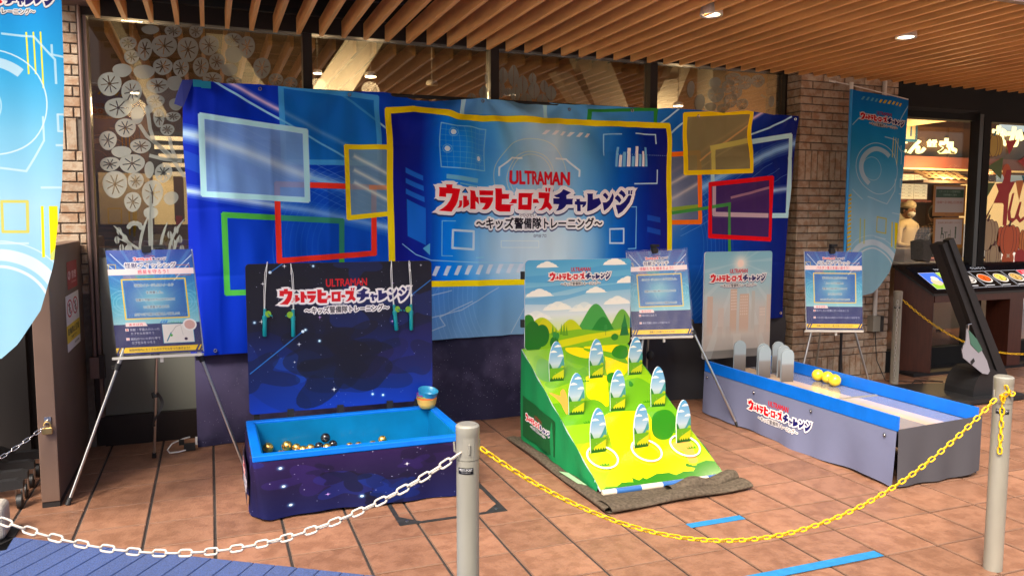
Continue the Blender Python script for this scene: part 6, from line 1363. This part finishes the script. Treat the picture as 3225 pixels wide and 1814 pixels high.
mm=(1.0-.767)/(5.50-5.23)
mb=MB(); vs=[(6.085,5.215,.757),(7.76,5.215,.757),(7.78,5.505,1.005),(5.895,5.505,1.005)]; vs=vs+[(v[0],v[1],v[2]-.02) for v in vs]; mb.add(vs,[(0,1,2,3),(7,6,5,4),(0,4,5,1),(1,5,6,2),(2,6,7,3),(3,7,4,0)]); part('top_frame',mb,G['kiosk_black'],t)
mb=MB(); mb.grid(1,1,lambda u,v:((6.12-.10*v)+u*1.62,5.245+v*.235,.757+.0032+(5.245+v*.235-5.215)*(1.005-.757)/(5.505-5.215))); part('menu_screen',mb,PR['screen'],t)
mb=MB(); mb.box((5.93,5.25,0),(7.7,5.49,.03)); part('plinth',mb,G['base_dark'],t)
# slanted screen stand
t=thing('screen_stand','black leaning digital sign stand with leaflets hooked on its back','sign')
def ext(poly,y0,y1,dx=0): 
    m_=MB(); m_.prism(poly,lambda a,b:(a,y0,b),lambda a,b:(a+dx,y1,b)); return m_
part('screen_slab',ext([(5.20,1.243),(5.245,1.262),(5.855,.20),(5.80,.17)],4.40,4.44),G['sign_black'],t)
part('back_shell',ext([(5.245,1.275),(5.295,1.292),(5.985,.16),(5.87,.185)],4.385,4.44),G['sign_black'],t)
part('panel',ext([(5.20,1.235),(5.28,1.262),(5.93,.20),(5.80,.17)],4.44,4.50,-.02),G['sign_black'],t)
mb=ext([(5.115,1.262),(5.19,1.275),(5.235,1.20),(5.19,1.10),(5.13,1.12)],4.50,4.62); part('speaker_box',mb,mat('speaker_mesh',(.035,.032,.028),.8,noise=.8,nscale=120,bump=.8,bscale=260),t)
mb=MB(); mb.prism([(0,0),(.0,.0)],lambda a,b:(0,0,0),lambda a,b:(0,0,0)) if False else None
P=[(5.56+.2*0,.045)]+[(5.73-.17*math.cos(a),.045+.21*math.sin(a)) for a in np.linspace(0,math.pi,16)]+[(6.0,.045)]
part('foot_hub',ext(P,4.36,4.62),G['sign_black'],t)
mb=MB(); Q=[(5.02,4.62),(5.42,4.27),(6.05,4.27),(6.05,4.75),(5.3,4.95)]; mb.prism(Q[::1],lambda a,b:(a,b,.012),lambda a,b:(a,b,.045)); part('base_plate',mb,G['sign_black'],t)
mb=MB(); 
for x,y in ((5.45,4.32),(5.95,4.32),(5.15,4.62)): mb.lathe((x,y,0),[(.02,0),(.02,.013)],10)
part('glide',mb,G['steel'],t)
mb=MB(); mb.tube([(5.46,4.36,.62),(5.50,4.36,.625)],.004,6); mb.box((5.455,4.35,.46),(5.465,4.37,.62)); part('bracket',mb,G['steel'],t)
t=thing('leaflet_bag','translucent leaflet wallet hooked behind the leaning screen stand','leaflets')
mb=MB(); P=[(5.42,.60),(5.53,.50),(5.66,.33),(5.70,.245),(5.68,.22),(5.62,.23),(5.40,.37),(5.385,.43),(5.42,.50)]
mb.prism(P,lambda a,b:(a,4.335,b),lambda a,b:(a+.01,4.350,b)); part('wallet',mb,G['leaflet'],t)
mb=MB(); mb.prism([(5.44,.585),(5.53,.51),(5.60,.42),(5.56,.40),(5.47,.47)],lambda a,b:(a,4.331,b),lambda a,b:(a,4.3345,b)); part('green_leaflet',mb,G['leaflet_green'],t)
mb=MB(); mb.prism([(5.478,.335),(5.51,.36),(5.525,.335),(5.493,.31)],lambda a,b:(a,4.331,b),lambda a,b:(a,4.3345,b)); part('black_mark',mb,G['black'],t)
# restaurant shop front
t=thing('restaurant_front','dark framed restaurant window with autumn stickers and notices','window')
mb=MB(); mb.box((5.64,5.50,2.36),(10.5,5.62,3.0)); mb.box((5.64,5.50,0),(10.5,5.60,.20)); mb.box((6.93,5.47,.2),(7.02,5.58,2.4)); mb.box((9.4,5.47,.2),(9.5,5.58,2.4)); part('frame',mb,G['voidblack'],t)
mb=MB(); mb.box((6.855,5.46,.2),(6.905,5.56,2.42)); part('door_edge',mb,G['steel'] if False else mat('alu',(.07,.075,.075),.4,metal=.6),t)
for x0,x1 in ((5.66,6.85),(7.02,9.4)):
    mb=MB(); mb.box((x0,5.545,.2),(x1,5.552,2.36)); part('pane',mb,G['glass_dark'],t)
mb=MB(); mb.box((5.64,5.30,2.42),(6.65,5.50,2.62)); part('soffit_box',mb,G['voidblack'],t)
mb=MB(); mb.grid(1,1,lambda u,v:(6.390+u*.42,5.535,1.458+v*.292)); part('hours_notice',mb,PR['notice0'],t)
mb=MB(); mb.grid(1,1,lambda u,v:(6.410+u*.395,5.535,1.152+v*.290)); part('seat_notice',mb,PR['notice1'],t)
SY=5.535
def flat(nm,P,m_,dy=0):
    q=MB(); n=len(P); y=SY-dy; area=sum(P[i][0]*P[(i+1)%n][1]-P[(i+1)%n][0]*P[i][1] for i in range(n))
    if area<0: P=P[::-1]
    q.add([(a,y,b) for a,b in P],[tuple(range(n))]); part(nm,q,G[m_],t)
def circ(cx,cz,rx,rz,n=22): return [(cx+rx*math.cos(2*math.pi*i/n),cz+rz*math.sin(2*math.pi*i/n)) for i in range(n)]
def pumpkin(cx,cz,rx,rz,m_,seg=5,stem='d_brown',line='d_brown'):
    for k in range(seg):
        q=(k-(seg-1)/2)/((seg-1)/2); w=rx*(.42-.10*abs(q)); c=cx+q*(rx-w); h=rz*(1-.16*q*q)
        flat('pumpkin_segment',circ(c,cz,w+.006,h+.006),line,.0010+.0004*(seg-abs(k-seg//2))); flat('pumpkin_segment',circ(c,cz,w,h),m_,.0012+.0004*(seg-abs(k-seg//2)))
    flat('pumpkin_stem',[(cx-.018,cz+rz*.85),(cx+.012,cz+rz*.85),(cx+.03,cz+rz*1.25),(cx+.005,cz+rz*1.28)],stem,.006)
for P,m_ in (([(6.933,2.316),(7.084,2.256),(6.945,2.162)],'d_orange'),([(7.083,1.939),(7.289,2.034),(7.275,1.82)],'d_green'),([(6.934,1.781),(7.198,1.783),(7.045,1.565)],'d_green'),([(7.308,2.192),(7.468,2.209),(7.367,2.059)],'d_red'),([(7.019,1.76),(7.03,1.938),(7.09,1.939)],'d_orange'),([(7.478,1.807),(7.60,1.815),(7.545,1.61)],'d_orange'),([(7.56,1.86),(7.75,1.86),(7.66,1.66)],'d_blue'),([(7.50,2.0),(7.72,2.1),(7.70,1.88)],'d_red')): flat('bunting',P,m_,.001)
flat('letter',[(7.069,1.424),(7.105,1.43),(7.30,1.80),(7.345,1.91),(7.412,1.913),(7.40,1.75),(7.385,1.36),(7.33,1.37),(7.33,1.58),(7.20,1.60),(7.10,1.424)],'d_red',.003)
flat('letter',[(7.202,1.62),(7.34,1.62),(7.34,1.585),(7.19,1.585)],'d_red',.0042); flat('bunting',[(7.202,1.774),(7.471,1.801),(7.329,1.561)],'d_red',.005)
flat('letter',[(7.44,1.68),(7.47,1.69),(7.43,1.5),(7.445,1.44),(7.49,1.44),(7.55,1.6),(7.58,1.6),(7.55,1.47),(7.58,1.43),(7.63,1.46),(7.63,1.42),(7.57,1.39),(7.52,1.43),(7.46,1.39),(7.40,1.42),(7.39,1.5)],'d_red',.003)
flat('acorn',circ(7.345,1.895,.055,.075),'d_redorange',.002)
pumpkin(7.145,2.142,.125,.108,'d_yellow',5,'d_blue'); pumpkin(7.127,1.275,.155,.155,'d_cream'); pumpkin(7.425,1.225,.165,.150,'d_redorange'); pumpkin(7.225,1.075,.110,.108,'d_cream',5); pumpkin(7.70,1.2,.12,.14,'d_orange',5)
flat('aubergine',circ(7.035,1.065,.062,.10),'d_dark',.006); flat('persimmon',circ(7.427,1.035,.085,.075),'d_redorange',.007); flat('persimmon_leaf',[(7.427+.03*(1 if i%2 else .45)*math.cos(i*.785)*1.2,1.065+.03*(1 if i%2 else .45)*math.sin(i*.785)) for i in range(8)],'cream_dim',.0085); flat('tomato',circ(7.60,1.04,.08,.09),'d_red',.006)
# restaurant inside
inn2=link('restaurant_interior',None,kind='structure')
mb=MB(); mb.box((5.62,9.6,0),(12.5,9.7,3.4)); mb.box((5.60,5.62,0),(5.64,9.6,3.4)); part('back_wall',mb,G['wall_brown'],inn2)
mb=MB(); mb.box((5.62,5.62,-.05),(12.5,9.6,0)); part('floor',mb,G['tile'],inn2)
mb=MB(); mb.box((5.62,5.62,3.0),(12.5,9.6,3.1)); part('ceiling',mb,G['voidblack'],inn2)
mb=MB(); mb.box((7.95,7.62,2.02),(11.5,7.70,2.60)); part('sign_band',mb,G['wall_brown'],inn2)
mb=MB(); mb.box((7.9,7.40,2.06),(11,7.55,2.20)); part('red_band',mb,G['band_red'],inn2)
mb=MB(); mb.box((7.9,7.38,2.035),(11,7.42,2.055)); part('light_strip',mb,G['dim_glow'],inn2)
mb=MB(); mb.box((6.9,6.40,.20),(8.6,6.9,.93)); part('counter',mb,G['counter_white'],inn2)
mb=MB(); mb.box((6.9,6.36,.93),(8.6,6.92,.955)); part('counter_top',mb,G['beam_white'],inn2)
mb=MB(); mb.box((7.8,8.2,1.0),(11.5,8.3,1.95)); part('kitchen_wall',mb,G['cream'],inn2)  # wall glows by itself in place of warm kitchen light
mb=MB(); mb.box((8.75,7.9,.9),(9.0,8.1,1.9)); mb.box((9.6,7.8,.9),(10.2,8.1,1.35)); part('kitchen_unit',mb,G['steel'],inn2)
mb=MB(); mb.box((9.0,7.6,0),(9.25,8.3,2.6)); part('pillar',mb,G['wall_brown'],inn2)
o=thing('counter_box','cream box standing on the restaurant counter behind the flag','box'); mb=MB(); mb.box((7.12,6.50,.956),(7.345,6.72,1.10)); part('carton',mb,G['counter_white'],o)
o=thing('serving_tray','red serving tray on the restaurant counter','tray'); mb=MB(); mb.box((7.42,6.50,.956),(7.78,6.8,.985)); part('tray',mb,G['red_tray'],o)
# glowing sign characters
def glowtext(body,x0,x1,z0,z1,y,lab,m_='sign_glow',bold=.03,skew=0):
    c=bpy.data.curves.new('sign_lettering','FONT'); c.body=body; c.offset=bold; c.extrude=.01; c.resolution_u=3
    o=bpy.data.objects.new('tmp',c); COL.objects.link(o); bpy.context.view_layer.update(); me=bpy.data.meshes.new_from_object(o.evaluated_get(bpy.context.evaluated_depsgraph_get())); bpy.data.objects.remove(o)
    co=np.empty(len(me.vertices)*3); me.vertices.foreach_get('co',co); co=co.reshape(-1,3); mn,mx=co.min(0),co.max(0)
    n=np.stack([x0+(co[:,0]-mn[0])/(mx[0]-mn[0])*(x1-x0)+skew*(co[:,1]-mn[1]),y-co[:,2],z0+(co[:,1]-mn[1])/(mx[1]-mn[1])*(z1-z0)],1); me.vertices.foreach_set('co',n.ravel()); me.materials.clear(); me.materials.append(G[m_]); me.update()
    o=bpy.data.objects.new('sign_lettering',me); COL.objects.link(o); tag(o,lab,'sign'); return o
glowtext('こん',8.02,8.56,2.245,2.42,7.58,'glowing yellow hiragana letters of the restaurant sign',bold=.05,skew=.05)
glowtext('食堂',8.60,8.76,2.34,2.435,7.58,'small glowing square characters between the large sign letters',bold=.01)
glowtext('丸',8.79,9.12,2.26,2.46,7.58,'large glowing kanji at the right end of the restaurant sign',bold=.05)
glowtext('なか',9.75,10.35,2.38,2.66,7.58,'glowing letters seen above the yellow pumpkin sticker',bold=.05)
# roof tile awning
o=thing('tile_awning','small brown tiled awning over the restaurant hatch','awning')
for r_ in range(3):
    for k in range(6):
        x=8.10+k*.125+r_*.03; mb=MB(); mb.grid(5,2,lambda u,v:(x+u*.125,7.10+.10*(r_+v)*.9,1.90+.035*r_+.03*v+.018*math.sin(u*math.pi))); part('roof_tile',mb,G['roof_tile'],o,'all')
for k in range(5):
    x=9.9+k*.125; mb=MB(); mb.grid(5,2,lambda u,v:(x+u*.125,7.10+.10*v,1.90+.05*v+.018*math.sin(u*math.pi))); part('roof_tile',mb,G['roof_tile'],o,'all')
mb=MB(); mb.box((8.05,7.12,1.86),(9.0,7.5,1.895)); part('awning_board',mb,G['wall_brown'],o)
o=thing('menu_board','lit two page menu board above the cook','menu'); mb=MB(); mb.grid(1,1,lambda u,v:(8.17+u*.47,7.58,1.675+v*.31)); part('page',mb,PR['menu'],o); mb=MB(); mb.box((8.15,7.59,1.655),(8.66,7.61,2.0)); mb.box((8.12,7.56,1.635),(8.70,7.61,1.66)); part('holder',mb,G['band_red'],o)
o=thing('square_sign','dark blue hanging sign with a white symbol inside the restaurant','sign'); mb=MB(); mb.box((7.45,6.98,2.32),(7.76,7.02,2.56)); part('panel',mb,G['blue_sign'],o); mb=MB(); mb.box((7.58,6.974,2.35),(7.72,6.979,2.53)); part('white_square',mb,G['cream_dim'],o); mb=MB(); mb.box((7.64,6.968,2.38),(7.66,6.973,2.49)); part('symbol',mb,G['blue_sign'],o)
o=thing('lit_canopy','shallow warm lit canopy above the blue sign','canopy'); mb=MB(); mb.box((7.0,6.5,2.50),(7.65,7.3,2.52)); part('underside',mb,G['dim_glow'],o); mb=MB(); mb.box((6.98,6.46,2.52),(7.67,7.32,2.58)); part('box',mb,G['wall_brown'],o)
for x,y,z,e in ((8.40,7.0,1.97,26),(9.8,7.6,2.0,10),(7.6,6.8,2.3,3)):
    ld=bpy.data.lights.new('restaurant_fill','POINT'); ld.energy=e; ld.color=(1,.68,.32); ld.shadow_soft_size=.1; lo=bpy.data.objects.new('restaurant_fill',ld); COL.objects.link(lo); lo.location=(x,y,z)  # added fill lights without fittings, brightening the cook and restaurant inside
# ------------------------------------------------------------------ people
def skin(name,joints,edges,m_,parent,sub=1):
    me=bpy.data.meshes.new(name); me.from_pydata([j[0] for j in joints],edges,[]); o=bpy.data.objects.new(name,me); COL.objects.link(o)
    md=o.modifiers.new('skin','SKIN'); md.use_smooth_shade=True
    for i,j in enumerate(joints):
        sv=me.skin_vertices[0].data[i]; sv.radius=(j[1],j[2] if len(j)>2 else j[1]); sv.use_root=(i==0)
    s=o.modifiers.new('sub','SUBSURF'); s.levels=sub; s.render_levels=sub
    bpy.context.view_layer.update(); nm=bpy.data.meshes.new_from_object(o.evaluated_get(bpy.context.evaluated_depsgraph_get())); bpy.data.objects.remove(o)
    nm.materials.clear(); nm.materials.append(m_); nm.polygons.foreach_set('use_smooth',[True]*len(nm.polygons)); q=bpy.data.objects.new(name,nm); COL.objects.link(q); q.parent=parent; return q
def person(loc,rz,H,lab,cloth,legs,hairm,lean=0,arms='front',cap=None,mask=None,grp=None):
    t=thing('person',lab,'person',grp,loc,rz); s=H/1.72
    J=[((0,0,.95),.13,.10),((0,-lean*.3,1.12),.13,.09),((0,-lean*.7,1.30),.155,.10),((0,-lean,1.43),.10,.07),((0,-lean*1.1,1.50),.048,.048)]; E=[(0,1),(1,2),(2,3),(3,4)]
    for sg in (-1,1):
        b=len(J); J+=[((sg*.17,-lean,1.40),.06,.06)]
        if arms=='front': J+=[((sg*.22,-lean-.03,1.16),.045,.045),((sg*.13,-lean-.26,1.10),.036,.036)]
        else: J+=[((sg*.23,-lean+.02,1.14),.045,.045),((sg*.22,-lean-.06,.90),.036,.036)]
        E+=[(3,b),(b,b+1),(b+1,b+2)]
    top=skin('clothed_torso',[((v[0]*s,v[1]*s,v[2]*s),r1*s,r2*s) for (v,r1,r2) in J],E,cloth,t,2)
    J=[((0,0,.96),.13,.10)];E=[]
    for sg in (-1,1):
        b=len(J); J+=[((sg*.09,0,.86),.09,.09),((sg*.10,-.01,.48),.062,.062),((sg*.10,.02,.09),.042,.042),((sg*.10,-.12,.04),.035,.03)]; E+=[(0,b),(b,b+1),(b+1,b+2),(b+2,b+3)]
    skin('trousers',[((v[0]*s,v[1]*s,v[2]*s),r1*s,r2*s) for (v,r1,r2) in J],E,legs,t,2)
    hc=Vector((0,-lean*1.15,1.61))*s
    q=MB(); q.sphere(tuple(hc),.098*s,20,16,sc=(.80,.95,1.16)); q.sphere(tuple(hc+Vector((0,-.094,-.012))*s),.013*s,8,6,sc=(1,1.3,1.6))
    for sg in (-1,1): q.sphere(tuple(hc+Vector((sg*.079,.0,-.005))*s),.018*s,8,6,sc=(.5,1,1.5))
    part('head',q,G['skin'],t,'all')
    q=MB()
    for sg in (-1,1): q.sphere(tuple(hc+Vector((sg*.03,-.087,.01))*s),.009*s,8,6,sc=(1.3,.5,.7))
    part('eye',q,G['black'],t,'all')
    q=MB(); q.box(tuple(hc+Vector((-.02,-.092,-.055))*s),tuple(hc+Vector((.02,-.084,-.050))*s)); part('mouth',q,G['d_redorange'],t)
    q=MB(); q.sphere(tuple(hc+Vector((0,.012,.022))*s),.104*s,20,12,sc=(.84,.94,1.08)); part('hair',q,hairm,t,'all')
    if cap: q=MB(); q.sphere(tuple(hc+Vector((0,.0,.058))*s),.105*s,20,10,sc=(.9,1.0,.72)); q.lathe(tuple(hc+Vector((0,0,.035))*s),[(.093*s,0),(.096*s,.0),(.096*s,.03*s),(.090*s,.03*s)],20); part('cap',q,cap,t,'all')
    if mask: q=MB(); q.sphere(tuple(hc+Vector((0,-.042,-.045))*s),.062*s,16,10,sc=(1.02,.95,.85)); part('face_mask',q,mask,t,'all')
    for sg in (-1,1):
        w=Vector((sg*.13,-lean-.26,1.10)) if arms=='front' else Vector((sg*.22,-lean-.06,.90)); d=Vector((0,-1,-.15)).normalized() if arms=='front' else Vector((0,-.1,-1)).normalized(); sd_=Vector((1,0,0))
        J=[(w,.024,.018),(w+d*.045,.034,.014),(w+d*.085,.034,.013)];E=[(0,1),(1,2)]
        for k,l in enumerate((.060,.072,.068,.052)):
            b=len(J); o_=sd_*(-.026+.0175*k); J+=[(w+d*.095+o_,.0085,.0085),(w+d*(.095+l*.5)+o_+Vector((0,0,-.006)),.0078,.0078),(w+d*(.095+l)+o_+Vector((0,0,-.020)),.006,.006)]; E+=[(2,b),(b,b+1),(b+1,b+2)]
        b=len(J); J+=[(w+d*.035-sd_*sg*.034,.010,.010),(w+d*.075-sd_*sg*.052,.008,.008)]; E+=[(1,b),(b,b+1)]
        skin('hand',[(tuple(v*s),a*s,c*s) for v,a,c in J],E,G['skin'],t,1)
    return t
person((8.33,7.62,-.02),R(8),1.66,'cook in cream uniform, white cap and mask behind the counter',G['uniform'],G['uniform'],G['hair'],.03,'front',G['uniform'],G['mask_white'])
person((8.24,7.05,-.0),R(150),1.58,'customer in plaid shirt bending away at the counter',G['plaid'],G['black'],G['hair'],.10,'front')
person((-.41,7.85,-.16),R(-75),1.66,'dark haired person in white shirt seen through the leaf decals',G['shirt_white'],G['black'],G['hair'],.02,'front')
o=thing('shoulder_bag','black bag carried by the plaid customer','bag'); mb=MB(); mb.sphere((8.05,6.93,1.13),.13,16,12,sc=(.8,.7,1.1)); part('bag_body',mb,G['black'],o,'all'); mb=MB(); mb.tube([(8.0,6.93,1.2),(8.06,6.88,1.30),(8.15,6.93,1.38)],.012,8); part('strap',mb,G['black'],o,True)
